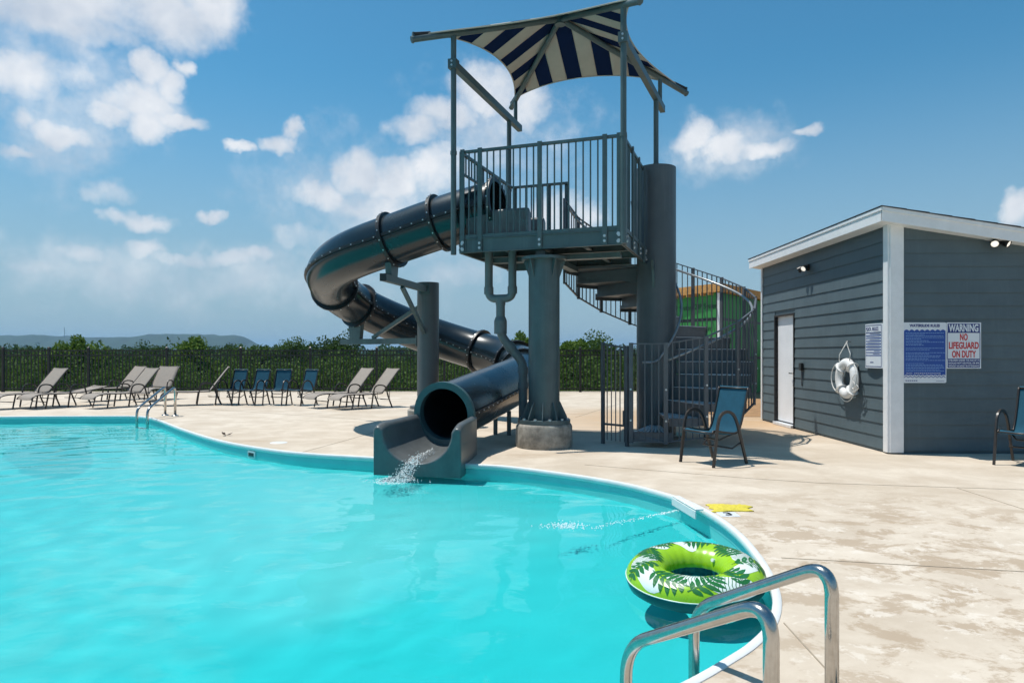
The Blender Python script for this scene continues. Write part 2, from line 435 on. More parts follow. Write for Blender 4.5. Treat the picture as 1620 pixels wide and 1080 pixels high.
# ================================================================== setting: deck, pool, terrain
pool_px = [(-60, 660), (60, 658.5), (170, 658), (222, 658.5), (250, 664), (290, 679), (350, 697), (430, 711), (500, 718), (585, 723), (660, 728), (735, 734), (800, 737.5), (900, 750), (980, 763), (1035, 776), (1085, 792),
           (1132, 816), (1170, 845), (1200, 880), (1220, 915), (1230, 950), (1222, 987), (1192, 1020), (1150, 1048), (1085, 1085)]
edge = [gp(x, y) for x, y in pool_px]
edge += [Vector((.25, 2.42, 0)), Vector((-.6, 1.9, 0)), Vector((-2.2, 1.0, 0)), Vector((-5, -.6, 0)), Vector((-9, -1.5, 0)), Vector((-15, -1, 0)), Vector((-19, 3, 0)), Vector((-19.5, 9, 0)), Vector((-17, 13.6, 0))]
OUT = catmull(edge, 8, True)            # pool edge, closed, at deck level
def offset(poly, d):
    n = len(poly); o = []
    for i in range(n):
        t = (poly[(i+1) % n]-poly[i-1]); t.z = 0; t.normalize()
        o.append(poly[i]+Vector((t.y, -t.x, 0))*d)
    return o
area = sum(OUT[i-1].x*OUT[i].y-OUT[i].x*OUT[i-1].y for i in range(len(OUT)))/2
SG = 1 if area > 0 else -1              # offset(+SG) goes outward
def filled(outer, holes, z):
    loops = [outer]+holes
    tris = tessellate_polygon([[Vector((p.x, p.y, 0)) for p in l] for l in loops])
    vs_ = [Vector((p.x, p.y, z)) for l in loops for p in l]
    fs = []
    for t in tris:
        a, b, c = (vs_[i] for i in t)
        fs.append(tuple(t) if (b-a).cross(c-a).z > 0 else tuple(reversed(t)))
    return vs_, fs
DX0, DX1, DY0, DY1 = -34, 26, -10, 24.75
rect = [Vector((DX0, DY0, 0)), Vector((DX1, DY0, 0)), Vector((DX1, DY1, 0)), Vector((DX0, DY1, 0))]
hole = offset(OUT, SG*.02)
mb = MB(); v, f = filled(rect, [hole], 0); mb.add(v, f)
n = len(hole); mb.add([p for p in hole]+[p+Vector((0, 0, -.12)) for p in hole], [(i, (i+1) % n, n+(i+1) % n, n+i) for i in range(n)])
mb.add(rect+[p+Vector((0, 0, -.35)) for p in rect], [(i, 4+i, 4+(i+1) % 4, (i+1) % 4) for i in range(4)])
deck = tag(mb.build('pool_deck', M_['deck']), kind='structure')
# saw-cut joints
def joint(a, b):
    a, b = gp(*a), gp(*b); mb = MB(); mb.bar(a+Vector((0, 0, .001)), b+Vector((0, 0, .001)), .007, .004); return mb.build('control_joint', M_['joint'], deck)
for a, b in (((1240, 985), (1345, 1100)), ((1300, 764), (1700, 777)), ((1512, 771), (1760, 850)), ((1236, 882), (1760, 912)), ((475, 716), (545, 697)), ((545, 697), (590, 684)),
             ((1180, 756), (1300, 764)), ((925, 735), (1180, 756)), ((300, 645), (640, 668)), ((20, 650), (60, 630)), ((910, 660), (1000, 632))):
    joint(a, b)
# pool basin: liner walls, a shallow ledge and a floor that falls away to the left
LEDGE = offset(OUT, -SG*.0)
wall = [offset(OUT, SG*.0)]
inn = offset(OUT, -SG*.32)
mb = MB()
def ring(a, za, b, zb):
    n = len(a); mb.add([Vector((p.x, p.y, za)) for p in a]+[Vector((p.x, p.y, zb)) for p in b], [(i, n+i, n+(i+1) % n, (i+1) % n) for i in range(n)])
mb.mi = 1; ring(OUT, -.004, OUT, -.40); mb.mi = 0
import numpy as np
eg = np.array([(p.x, p.y) for p in OUT]); eb = np.roll(eg, -1, axis=0); ev = eb-eg; el2 = (ev**2).sum(1)
def edge_dist(x, y):
    q = np.array((x, y)); t = np.clip(((q-eg)*ev).sum(1)/el2, 0, 1); d = np.sqrt((((eg+ev*t[:, None])-q)**2).sum(1).min())
    c = ((eg[:, 1] > y) != (eb[:, 1] > y)) & (x < (eb[:, 0]-eg[:, 0])*(y-eg[:, 1])/(eb[:, 1]-eg[:, 1]+1e-12)+eg[:, 0])
    return d if c.sum() % 2 else -d
gx0, gx1, gy0, gy1 = eg[:, 0].min()-.2, eg[:, 0].max()+.2, eg[:, 1].min()-.2, eg[:, 1].max()+.2
nx, ny = 100, 80; vs_ = []
for j in range(ny+1):
    for i in range(nx+1):
        x, y = gx0+(gx1-gx0)*i/nx, gy0+(gy1-gy0)*j/ny; d = edge_dist(x, y)
        k = min(1, max(0, (d-.22)/3.4)); k = k*k*(3-2*k); vs_.append(Vector((x, y, -.335-.03*min(1, max(0, d/.2))-k*(.95+.02*max(0, -x)))))
mb.add(vs_, [(j*(nx+1)+i, j*(nx+1)+i+1, (j+1)*(nx+1)+i+1, (j+1)*(nx+1)+i) for j in range(ny) for i in range(nx)])
basin = tag(mb.build('pool_basin', [M_['liner'], mat('liner_wall_bounce', (.20, .60, .60), .5, vary=.06, vscale=3)], smooth=60), kind='structure')  # wall band painted lighter, standing in for light bounced onto the shaded wall
# coping: rounded white lip
mb = MB(); mb.sweep([p+Vector((0, 0, .0)) for p in OUT], [(-.014, -.05), (.014, -.05), (.024, -.04), (.026, .003), (.018, .011), (-.010, .012), (-.022, .005), (-.026, -.02)], closed=True)
coping = tag(mb.build('pool_coping', M_['coping'], smooth=50), kind='structure')
WZ = -.12
# water: a rippled sheet that really refracts; the sun's light web on the floor comes from it
def ripple(x, y):
    p = Vector((x, y, 0))
    return (.0060*noise.noise(Vector((x*1.9+y*.4, y*2.6, 4)))+.0070*noise.noise(Vector((x*3.3-y*.4, y*4.0, 9))))
STEP = .08; xs_ = np.arange(gx0-.1, gx1+.15, STEP); ys_ = np.arange(gy0-.1, gy1+.15, STEP); nx_ = len(xs_)
cs_ = .32; cx_ = np.arange(gx0-.2, gx1+.6, cs_); cy_ = np.arange(gy0-.2, gy1+.6, cs_)
cd_ = [[edge_dist(x, y) for x in cx_] for y in cy_]
def near_in(x, y):
    i, j = int((x-cx_[0])/cs_), int((y-cy_[0])/cs_); return max(cd_[j][i], cd_[j][i+1], cd_[j+1][i], cd_[j+1][i+1]) > -.05
mb = MB(); vs_ = [Vector((x, y, WZ+(ripple(x, y) if y < 15.2 else 0))) for y in ys_ for x in xs_]
fs_ = [(j*nx_+i, j*nx_+i+1, (j+1)*nx_+i+1, (j+1)*nx_+i) for j in range(len(ys_)-1) for i in range(nx_-1) if near_in(xs_[i]+.04, ys_[j]+.04)]
mb.add(vs_, fs_); wm = mb.build('pool_water', M_['water'], smooth=180); tag(wm, kind='structure')
import bmesh
bm = bmesh.new(); bm.from_mesh(wm.data); bmesh.ops.delete(bm, geom=[v for v in bm.verts if not v.link_faces], context='VERTS'); bm.to_mesh(wm.data); bm.free()
wm.cycles.is_caustics_caster = True; basin.cycles.is_caustics_receiver = True

# terrain falling away beyond the deck, one sheet to the horizon
mb = MB(); per = []
for (x0, y0, x1, y1, k) in ((DX0, DY0, DX1, DY0, 14), (DX1, DY0, DX1, DY1, 10), (DX1, DY1, DX0, DY1, 24), (DX0, DY1, DX0, DY0, 10)):
    for i in range(k): per.append(Vector((x0+(x1-x0)*i/k, y0+(y1-y0)*i/k, 0)))
cen = Vector(((DX0+DX1)/2, (DY0+DY1)/2, 0)); rings = [(0, -.12), (1.2, -.25), (5, -2.2), (14, -6.5), (40, -9), (130, -13), (500, -18), (2000, -20), (7500, -20)]
k = len(per); vs_ = []
for d, z in rings:
    for p in per:
        q = (p-cen); q = q/ q.length; w = p+q*d; vs_.append(Vector((w.x, w.y, z+(0 if d < 2 else 1.2*noise.noise(Vector((w.x*.03, w.y*.03, 0)))))))
mb.add(vs_, [(i*k+j, i*k+(j+1) % k, (i+1)*k+(j+1) % k, (i+1)*k+j) for i in range(len(rings)-1) for j in range(k)])
tag(mb.build('ground', M_['grass'], smooth=180), kind='structure')
# bare clay behind the shed and stairs
mb = MB(); N = 14
vs_ = [Vector((4.4+ (i/N)*14+.2*rnd.random(), 14.7+(j/N)*9.6, .006+.09*max(0, noise.noise(Vector((i*.6, j*.6, 3))))*min(1, j/3))) for j in range(N+1) for i in range(N+1)]
mb.add(vs_, [(j*(N+1)+i, j*(N+1)+i+1, (j+1)*(N+1)+i+1, (j+1)*(N+1)+i) for j in range(N) for i in range(N)])
tag(mb.build('dirt_ground', M_['dirt'], smooth=180), kind='structure')

# far hills
def hill(name, prof, Y, depth):
    mb = MB(); nx = 800; ny = 10; vs_ = []
    xs = [prof[0][0]+(prof[-1][0]-prof[0][0])*i/nx for i in range(nx+1)]
    for j in range(ny+1):
        t = j/ny
        for x in xs:
            for a, b in zip(prof[:-1], prof[1:]):
                if a[0] <= x <= b[0]: h = a[1]+(b[1]-a[1])*(x-a[0])/(b[0]-a[0])
            D = Y+depth*(t-.5)
            hh = (h+3.5)*math.sin(PI*min(1, max(0, t)))**.8*(1+.10*noise.noise(Vector((x*.05, j*.8, 0))))+ .9*noise.noise(Vector((x*.22, j, 4)))+.6*noise.noise(Vector((x*.6, j, 7)))
            vs_.append(Vector(((x-810)*Y/1080*(1+.1*(t-.5)), D, -22+hh*Y/1080)))
    mb.add(vs_, [(j*(nx+1)+i, j*(nx+1)+i+1, (j+1)*(nx+1)+i+1, (j+1)*(nx+1)+i) for j in range(ny) for i in range(nx)])
    tag(mb.build(name, M_['hill'], smooth=180), kind='structure')
hill('hills', [(-900, 20), (-400, 36), (-100, 31), (0, 34), (60, 35), (130, 31), (190, 31), (215, 33), (255, 36), (300, 36), (345, 36), (385, 32), (400, 20), (440, 12), (700, 8), (1100, 9), (1500, 16), (2400, 24)], 3000, 900)

# ================================================================== slide tower
UX = Vector((.943, -.334, 0)).normalized(); VX = Vector((-UX.y, UX.x, 0)); ZX = Vector((0, 0, 1))
FL = Vector((-.776, 10.175, 0)); PW = 2.44; PD = 2.30
ZB, ZD, ZR = 2.85, 3.06, 4.37            # beam bottom, deck top, rail top
def pu(u, v, z=0): return FL+UX*u+VX*v+ZX*z
hexm = MB().cyl((0, 0, 0), (0, 0, .018), .020, 6).mesh('bolt', M_['bolt'])
def bolt(parent, p, nrm, s=1.):
    nrm = Vector(nrm).normalized(); q = nrm.to_track_quat('Z', 'Y').to_matrix().to_4x4()
    q.translation = Vector(p); return inst('bolt', hexm, parent, q @ Matrix.Scale(s, 4))
tower = thing('slide_tower', 'grey green steel slide platform on a thick central column with barred railings', 'slide tower', (.47, 10, 0))
# footing and column
mb = MB(); mb.lathe([(0, 0), (.405, 0), (.415, .03), (.412, .30), (.395, .335), (.38, .345), (0, .345)], (.47, 10, 0), 40)
foot = mb.build('concrete_footing', M_['footing'], tower, smooth=40)
mb = MB(); mb.cyl((.47, 10, .40), (.47, 10, 2.72), .228, 40)
colm = mb.build('column', M_['tower'], tower, smooth=40)
mb = MB(); mb.cyl((.47, 10, .345), (.47, 10, .40), .385, 40); mb.build('base_plate', M_['tower'], tower, smooth=40)
mb = MB(); mb.cyl((.47, 10, 2.72), (.47, 10, 2.76), .33, 40); mb.build('top_flange', M_['tower'], tower, smooth=40)
for i in range(10):
    a = 2*PI*i/10+.2; d = Vector((math.cos(a), math.sin(a), 0)); c = Vector((.47, 10, 0)); sd = Vector((-d.y, d.x, 0))
    mb = MB(); p = [c+d*.226+ZX*.40, c+d*.355+ZX*.40, c+d*.345+ZX*.44, c+d*.24+ZX*.66, c+d*.226+ZX*.66]
    mb.prism([q-sd*.007 for q in p], sd*.014); mb.build('gusset', M_['tower'], colm)
    b = c+Vector((math.cos(a+.31), math.sin(a+.31), 0))*.335+ZX*.40; bolt(colm, b, ZX, 1.3)
    if i % 2 == 0:
        mb = MB(); p = [c+d*.226+ZX*2.72, c+d*.32+ZX*2.72, c+d*.226+ZX*2.45]; mb.prism([q-sd*.007 for q in p], sd*.014); mb.build('gusset', M_['tower'], colm)
# platform frame
mb = MB(); mb.prism([pu(.02, .02, 3.02), pu(PW-.02, .02, 3.02), pu(PW-.02, PD-.02, 3.02), pu(.02, PD-.02, 3.02)], ZX*.035); dk = mb.build('deck_plate', M_['tower'], tower)
def beam(name, a, b, w=.05, z0=ZB, z1=ZD, par=tower):
    mb = MB(); h = z1-z0; mb.bar(a+ZX*(z0+h/2), b+ZX*(z0+h/2), .012, h)
    for z in (z0+.006, z1-.006): mb.bar(a+ZX*z+(VX*0), b+ZX*z, w, .012)
    return mb.build(name, M_['tower'], par)
fb = beam('front_beam', pu(0, 0), pu(PW, 0)); bb = beam('rear_beam', pu(0, PD), pu(PW-.3, PD)); lb = beam('side_beam', pu(0, .03), pu(0, PD-.03)); rb = beam('side_beam', pu(PW, .03), pu(PW, 1.86))
for u in (.62, 1.22, 1.82): beam('joist', pu(u, .05), pu(u, PD-.05), .07, 2.90, 3.015)
for v in (.75, 1.5): beam('cross_joist', pu(.05, v), pu(PW-.05, v), .06, 2.875, 3.012)
mb = MB(); mb.bar(pu(1.22, .1, 2.80), pu(1.22, 2.1, 2.80), .14, .085); mb.build('spine_beam', M_['tower'], tower)
mb = MB(); mb.bar(pu(.3, .60, 2.798), pu(2.3, .60, 2.798), .14, .077); mb.build('cap_beam', M_['tower'], tower)
# bracket between deck and stair column
SC = Vector((2.40, 11.36, 0))
mb = MB(); q = SC-VX*.3; sd = UX
p = [q+ZX*2.85, q-VX*.22+ZX*2.85, q-VX*.10+ZX*2.70, q+ZX*2.35]; mb.prism([w-sd*.02 for w in p], sd*.04); mb.build('bracket', M_['tower'], tower)
mb = MB(); mb.bar(pu(PW+.03, 1.70, 2.95), pu(PW+.03, 1.93, 2.95), .03, .26); mb.build('bracket_plate', M_['tower'], tower)
for z in (2.88, 3.02): bolt(tower, pu(PW+.045, 1.80, z), UX)
# railings
balm = MB().box((0, 0, .5), (.019, .019, 1)).mesh('baluster', M_['tower'])
def baluster(parent, p, z0, z1, ang):
    M = Matrix.Translation(Vector((p.x, p.y, z0))) @ Matrix.Rotation(ang, 4, 'Z') @ Matrix.Diagonal((1, 1, z1-z0, 1))
    return inst('baluster', balm, parent, M)
def railing(name, a, b, posts, z0=ZD+.015, nrm=None, gap=.105, low=None):
    """barred panel from a to b; posts at distances along it"""
    t = (b-a); L = t.length; t.normalize(); ang = math.atan2(t.y, t.x)
    mb = MB(); mb.bar(a+ZX*(ZR-.02), b+ZX*(ZR-.02), .045, .04); r = mb.build('top_rail', M_['tower'], tower)
    mb = MB(); mb.bar(a+ZX*(ZD+.03), b+ZX*(ZD+.03), .05, .05); mb.build('bottom_rail', M_['tower'], tower)
    for d in posts:
        p = a+t*d; mb = MB(); mb.bar(p+nrm*.035+ZX*(ZB+.01), p+nrm*.035+ZX*(ZR+.012), .02, .066, up=t)
        po = mb.build('rail_post', M_['tower'], tower)
        for z in (ZB+.06, ZB+.13): bolt(po, p+nrm*.045+ZX*z, nrm)
    ends = sorted([0]+list(posts)+[L]); 
    for s, e in zip(ends[:-1], ends[1:]):
        k = max(0, int(round((e-s)/gap))-1)
        for i in range(k):
            d = s+(e-s)*(i+1)/(k+1); p = a+t*d
            z = low(d) if low else ZD+.05
            baluster(r, p, z, ZR-.04, ang)
    return r
railing('front', pu(.02, .01), pu(PW-.02, .01), [.03, .31, 1.23, 2.17, 2.37], nrm=-VX)
railing('right', pu(PW-.01, .06), pu(PW-.01, 1.84), [.03, .62, 1.20, 1.72], nrm=UX)
railing('left', pu(.01, .06), pu(.01, PD-.02), [.03, .92, 1.45, 2.18], nrm=-UX, low=lambda d: 4.06 if .0 < d < .88 else ZD+.05)
railing('rear', pu(.02, PD-.01), pu(1.05, PD-.01), [.04, .68, 1.0], nrm=VX)
mb = MB(); mb.bar(pu(.01, .06, 4.05), pu(.01, .98, 4.05), .035, .03); mb.build('mid_rail', M_['tower'], tower)
for u in (.055, PW-.06):
    mb = MB(); mb.bar(pu(u-.05, -.012, 2.95), pu(u+.05, -.012, 2.95), .008, .17); sp = mb.build('splice_plate', M_['tower'], tower)
    for z in (2.90, 3.0): bolt(sp, pu(u, -.016, z), -VX, 1.35)
# small printed rule board on the left railing
mb = MB(); mb.bar(pu(.06, 1.38, 3.95), pu(.06, 1.72, 3.95), .012, .44); pb = mb.build('rules_board', M_['signblue'], tower)
mb = MB(); mb.bar(pu(.067, 1.38, 4.14), pu(.067, 1.72, 4.14), .004, .06); mb.build('board_header', M_['signwhite'], pb)
mb = MB()
for i in range(7): mb.bar(pu(.067, 1.41, 4.07-.045*i), pu(.067, 1.69-.03*(i % 3), 4.07-.045*i), .004, .010)
tag(mb.build('board_text', M_['signlight'], pb), kind='stuff')

# ------------------------------------------------------------------ shade canopy
canopy = thing('shade_canopy', 'navy and cream striped hip canopy on four thin posts over the slide platform', 'canopy', (.76, 10.92, 3))
posts = [pu(-.09, -.03), pu(PW+.01, -.03), pu(PW+.01, 2.42), pu(-.09, 2.42)]      # FL, FR, BR, BL
posts[2] = Vector((2.42, 11.47, 0))
CC = Vector((.77, 10.92, 6.70))
def _stub(i, j):
    d = (posts[j]-posts[i]).normalized(); return posts[i]+d*((posts[j]-posts[i]).length+.36)
cref = [posts[0], posts[1], _stub(1, 2), _stub(0, 3)]
def raf(i, t):
    p = cref[i]; q = Vector((CC.x+(p.x-CC.x)*t, CC.y+(p.y-CC.y)*t, 0)); return Vector((q.x, q.y, 6.70-.58*t))
topz = raf(0, 1).z-.03
zs = [(2.83, topz), (2.86, topz), (4.43, 5.60), (2.87, 5.60)]
for i in range(4):
    r = .042; mb = MB(); p = posts[i]; mb.cyl(p+ZX*zs[i][0], p+ZX*zs[i][1], r, 20); po = mb.build('canopy_post', M_['tower'], canopy, smooth=40)
    mb = MB()
    for z in (ZR-.05,) if i != 2 else (4.5,): mb.cyl(p+ZX*z, p+ZX*(z+.05), r+.008, 20)
    mb.build('collar', M_['tower'], po, smooth=40)
for i, j in ((0, 3), (1, 2)):             # side beams and rear stubs
    d = (posts[j]-posts[i]).normalized(); L = (posts[j]-posts[i]).length; o = UX*(.075 if i == 0 else -.075)
    o = UX*(-.0)
    a = posts[i]+o+ZX*5.66-d*.06; b = posts[i]+o+d*(L+.62)+ZX*5.66
    mb = MB(); mb.bar(a, b, .085, .115); bm_ = mb.build('side_beam', M_['tower'], canopy)
    mb = MB(); mb.box(posts[i]+ZX*5.66, (.13, .13, .14), Matrix.Rotation(math.atan2(UX.y, UX.x), 3, 'Z')); cl_ = mb.build('clamp', M_['tower'], bm_)
    bolt(cl_, posts[i]+ZX*5.69-VX*.065, -VX, .8); bolt(cl_, posts[i]+ZX*5.63-VX*.065, -VX, .8)
    sp_ = posts[i]+d*(L+.36); k = (Vector((sp_.x, sp_.y, 0))-Vector((CC.x, CC.y, 0))).length/(posts[j]-Vector((CC.x, CC.y, 0))).length
    mb = MB(); mb.cyl(sp_+ZX*5.70, sp_+ZX*6.11, .036, 16); mb.build('stub_post', M_['tower'], canopy, smooth=40)
TT = (1.36, 1.22, 1.30, 1.12)
for i in range(4):
    mb = MB(); mb.cyl(raf(i, .02), raf(i, TT[i]), .046, 18); rf = mb.build('rafter', M_['tower'], canopy, smooth=40)
    e = raf(i, TT[i]); d = (raf(i, 1)-raf(i, 0)).normalized()
    mb = MB(); mb.cyl(e-d*.30+ZX*.055, e-d*.03+ZX*.075, .028, 12); mb.build('corner_strap', M_['black'], rf, smooth=40)
    mb = MB(); mb.bar(e-d*.03-ZX*.05, e-d*.03+ZX*.10, .05, .03, up=d); mb.build('end_plate', M_['tower'], rf)
mb = MB(); mb.cyl(CC-ZX*.09, CC+ZX*.05, .085, 20); mb.build('hub', M_['tower'], canopy, smooth=40)
# fabric: four triangular panels, stripes square to each eave, eaves cut in a hollow curve
def panel(i, j, phase):
    A, B = raf(i, TT[i]-.10)+ZX*.055, raf(j, TT[j]-.10)+ZX*.055; T = CC+ZX*.075
    e = (B-A); L = e.length; e.normalize()
    foot = A+e*(T-A).dot(e); up = (T-foot); H = up.length; up.normalize(); xt = (T-A).dot(e)
    sw = L/11
    nx = 88; ny = 30; mbs = [MB() for _ in range(11)]
    def P(x, y):
        s = y/H; lo, hi = xt*s, L-(L-xt)*s
        q = A+e*x+up*y
        w = max(0, (x-lo)*(hi-x))/(L*L/4)
        return q-ZX*.10*w*4*s*(1-s) 
    def eave(x): t = x/L; return .62*4*t*(1-t)*.72
    for a in range(nx):
        x0, x1 = L*a/nx, L*(a+1)/nx; st = int((a+.5)*11/nx)
        def ymax(x): return H*(x/xt) if x < xt else H*(L-x)/(L-xt)
        def col(x):
            lo, hi = eave(x), ymax(x); 
            if hi < lo: lo = hi
            return [P(x, lo+(hi-lo)*b/ny) for b in range(ny+1)]
        c0, c1 = col(x0), col(x1); m = mbs[st]
        if (c0[0]-c0[-1]).length+(c1[0]-c1[-1]).length < 1e-4: continue
        m.add(c0+c1, [(b, ny+1+b, ny+2+b, b+1) for b in range(ny)])
    import bmesh
    for n_, m in enumerate(mbs):
        if not m.f: continue
        nv_ = (n_+phase) % 2; q = o = m.build('fabric_stripe', M_['navyfab' if nv_ else 'cream'], canopy, smooth=60)
        q.modifiers.new('thickness', 'SOLIDIFY').thickness = .003
        bm = bmesh.new(); bm.from_mesh(q.data); bmesh.ops.remove_doubles(bm, verts=bm.verts, dist=1e-5); bm.to_mesh(q.data); bm.free()
    mb = MB(); mb.tube([P(L*a/40, min(eave(L*a/40), H*min(L*a/40/xt, (L-L*a/40)/(L-xt)))) for a in range(41)], .011, 8); mb.build('hem', M_['cream'], canopy, smooth=180)
for k, (i, j) in enumerate(((0, 1), (1, 2), (2, 3), (3, 0))): panel(i, j, 1)

# ------------------------------------------------------------------ spiral stairs
RO = 1.58; RC = .322
PH0, PH1 = R(-115), R(160.5); NS = 15
def sp_(phi, r, z): return Vector((SC.x+r*math.cos(phi), SC.y+r*math.sin(phi), z))
def zt(phi): return ZD*(phi-PH0)/(PH1-PH0)*(NS-1)/NS+ZD/NS
stairs = thing('spiral_staircase', 'dark grey spiral staircase with barred railing winding round a tall column', 'staircase', SC)
mb = MB(); mb.cyl(SC, SC+ZX*4.43, RC, 48); mb.build('column', M_['column'], stairs, smooth=40)
mb = MB(); mb.cyl(SC, SC+ZX*.03, .46, 40); mb.build('base_plate', M_['column'], stairs, smooth=40)
dphi = (PH1-PH0)/(NS-1)
for k in range(NS-1):
    a0, a1 = PH0+k*dphi, PH0+(k+1)*dphi+.04; z = ZD*(k+1)/NS
    q = 5; arc = [a0+(a1-a0)*i/q for i in range(q+1)]
    mb = MB(); poly = [sp_(a, RC-.02, z-.045) for a in reversed(arc)]+[sp_(a, RO-.03, z-.045) for a in arc]
    mb.prism(poly, ZX*.045); t = mb.build('tread', M_['stair'], stairs)
    mb = MB()
    for i in range(9):                     # ribbed aluminium grip on the tread
        a = a0+(a1-a0)*(i+.3)/9.3; mb.bar(sp_(a, .40, z+.004), sp_(a, RO-.06, z+.004), .030, .008)
    mb.build('grip_strip', M_['alum'], t)
    if k > 1: mb = MB(); mb.bar(sp_(a0+.012, RC-.02, z-.02-ZD/NS/2), sp_(a0+.012, RO-.035, z-.02-ZD/NS/2), .012, ZD/NS-.046); mb.build('riser', M_['column'], t)
    mb = MB(); mb.prism([sp_(a, RO-.035, z-.10) for a in arc]+[sp_(a, RO-.035, z+.02) for a in reversed(arc)], Vector((math.cos((a0+a1)/2), math.sin((a0+a1)/2), 0))*.012); mb.build('side_plate', M_['stair'], t)
    if k in (12, 13, 11):
        mb = MB(); mb.prism([sp_(a0+.02, RC, z-.05), sp_(a0+.02, RO-.1, z-.05), sp_(a0+.02, RO-.1, z-.12), sp_(a0+.02, RC, z-.30)], sp_(a0+.04, 1, 0)-sp_(a0+.02, 1, 0)); mb.build('tread_rib', M_['stair'], t)
# outer railing
PA = R(-97)
def ztop(phi): return max(1.50, zt(phi)+.98)
def zbot(phi): return max(.09, zt(phi)-.46)
npn = 12; angs = [PH0]+[PA+(PH1-PA)*i/npn for i in range(npn+1)]
srm = MB().box((0, 0, .5), (.015, .015, 1)).mesh('baluster', M_['stair'])
for a in angs:
    mb = MB(); p = sp_(a, RO, 0); rd = (p-SC); rd.z = 0; rd.normalize(); mb.bar(p+ZX*(zbot(a)-.03), p+ZX*(ztop(a)+.015), .06, .03, up=rd)
    po = mb.build('rail_post', M_['stair'], stairs)
    for z in (.3, .75): bolt(po, sp_(a, RO+.015, zbot(a)+z), rd, .8)
for s, e in zip(angs[:-1], angs[1:]):
    A, B = sp_(s, RO, 0), sp_(e, RO, 0)
    mb = MB(); mb.bar(A+ZX*ztop(s), B+ZX*ztop(e), .03, .018); tr_ = mb.build('top_rail', M_['stair'], stairs)
    mb = MB(); mb.bar(A+ZX*zbot(s), B+ZX*zbot(e), .03, .022); mb.build('bottom_rail', M_['stair'], stairs)
    k = max(2, int(round((B-A).length/.105))-1)
    for i in range(k):
        f = (i+1)/(k+1); p = A.lerp(B, f); z0 = zbot(s)+(zbot(e)-zbot(s))*f; z1 = ztop(s)+(ztop(e)-ztop(s))*f
        inst('baluster', srm, tr_, Matrix.Translation((p.x, p.y, z0)) @ Matrix.Rotation(math.atan2((B-A).y, (B-A).x), 4, 'Z') @ Matrix.Diagonal((1, 1, z1-z0, 1)))
mb = MB(); mb.tube([sp_(PA+(PH1-PA)*i/60, RO-.07, zt(PA+(PH1-PA)*i/60)+.86) for i in range(61)], .021, 10); mb.build('outer_handrail', M_['handrail'], stairs, smooth=180)
mb = MB(); mb.tube([sp_(R(-118), RC+.42, 1.22), sp_(R(-105), RC+.25, 1.22)]+[sp_(PH0+.35+(PH1-PH0-.35)*i/60, RC+.085, zt(PH0+.35+(PH1-PH0-.35)*i/60)+.86) for i in range(61)], .021, 10); mb.build('inner_handrail', M_['handrail'], stairs, smooth=180)
# entry gate
GB = sp_(PH0, RO, 0); GA = Vector((1.375, 10.32, 0)); gd = (GA-GB).normalized()
gate = thing('stair_gate', 'narrow barred gate at the foot of the spiral staircase', 'gate', GA)
for p, z in ((GA, 1.53), (GB+gd*.075, 1.47)):
    mb = MB(); mb.bar(p, p+ZX*z, .045, .045, up=gd); mb.build('gate_post', M_['stair'], gate)
mb = MB(); mb.bar(GA-ZX*-1.50, GB+gd*.075+ZX*1.44, .03, .025); mb.build('top_rail', M_['stair'], gate)
mb = MB(); mb.bar(GA-gd*.02+ZX*.30, GB+gd*.13+ZX*.30, .03, .03); mb.build('lower_rail', M_['stair'], gate)
mb = MB(); mb.bar(GB+gd*.13+ZX*.29, GB+gd*.13+ZX*.52, .03, .03, up=gd); mb.build('latch_upright', M_['stair'], gate)
for i in range(5):
    p = GA.lerp(GB, (i+1)/6.5); inst('baluster', srm, gate, Matrix.Translation((p.x, p.y, .06)) @ Matrix.Diagonal((1, 1, 1.43, 1)))

# ------------------------------------------------------------------ water slide
TR = .405; HC = Vector((-1.58, 12.86, 0)); HR = 1.80
HU = -UX; al0 = R(250.5); AL1 = R(-18.7)
ST = Vector((HC.x+HR*math.cos(al0), HC.y+HR*math.sin(al0), 0))
keys = []   # (s, z): s negative before the bend
Larc = HR*(al0-AL1)
def path_xy(s):
    if s < 0: return ST+UX*(-s)
    if s < Larc:
        a = al0-s/HR; return Vector((HC.x+HR*math.cos(a), HC.y+HR*math.sin(a), 0))
    p = Vector((HC.x+HR*math.cos(AL1), HC.y+HR*math.sin(AL1), 0)); d = Vector((math.sin(AL1), -math.cos(AL1), 0)); return p+d*(s-Larc)
Lend = Larc+ (HC.y+HR*math.sin(AL1)-9.2)/math.cos(AL1)
sa = lambda deg: HR*(al0-R(deg))
zk = [(-2.9, 3.66), (-2.08, 3.60), (-1.6, 3.53), (-1.15, 3.43), (-.28, 3.21), (0, 3.13), (sa(180), 2.66), (sa(135), 2.20), (sa(90), 1.68), (sa(60), 1.40), (sa(0), 1.02), (Larc, .90), (Lend, .54), (Lend+2, .34)]
def zpath(s):
    def lin(s):
        for (a, za), (b, zb) in zip(zk[:-1], zk[1:]):
            if s <= b: return za+(zb-za)*(s-a)/(b-a)
        return zk[-1][1]
    return sum(lin(s+d) for d in (-.4, -.2, 0, .2, .4))/5
def pp(s): q = path_xy(s); q.z = zpath(s); return q
slide = thing('water_slide', 'dark enclosed spiral tube slide ending in a grey trough over the pool', 'water slide', (-.9, 9.2, 0))
cuts = [-2.08, -1.12, -.30, 1.25, sa(172), sa(150), sa(106), sa(60), sa(28), sa(6), sa(-8), Larc+1.25, Lend]
cuts = [-2.08, -1.12, -.26, sa(176), sa(148), sa(60), sa(24), sa(-2), Lend]
tinyb = MB().cyl((0, 0, 0), (0, 0, .012), .011, 6).mesh('bolt', M_['bolt'])
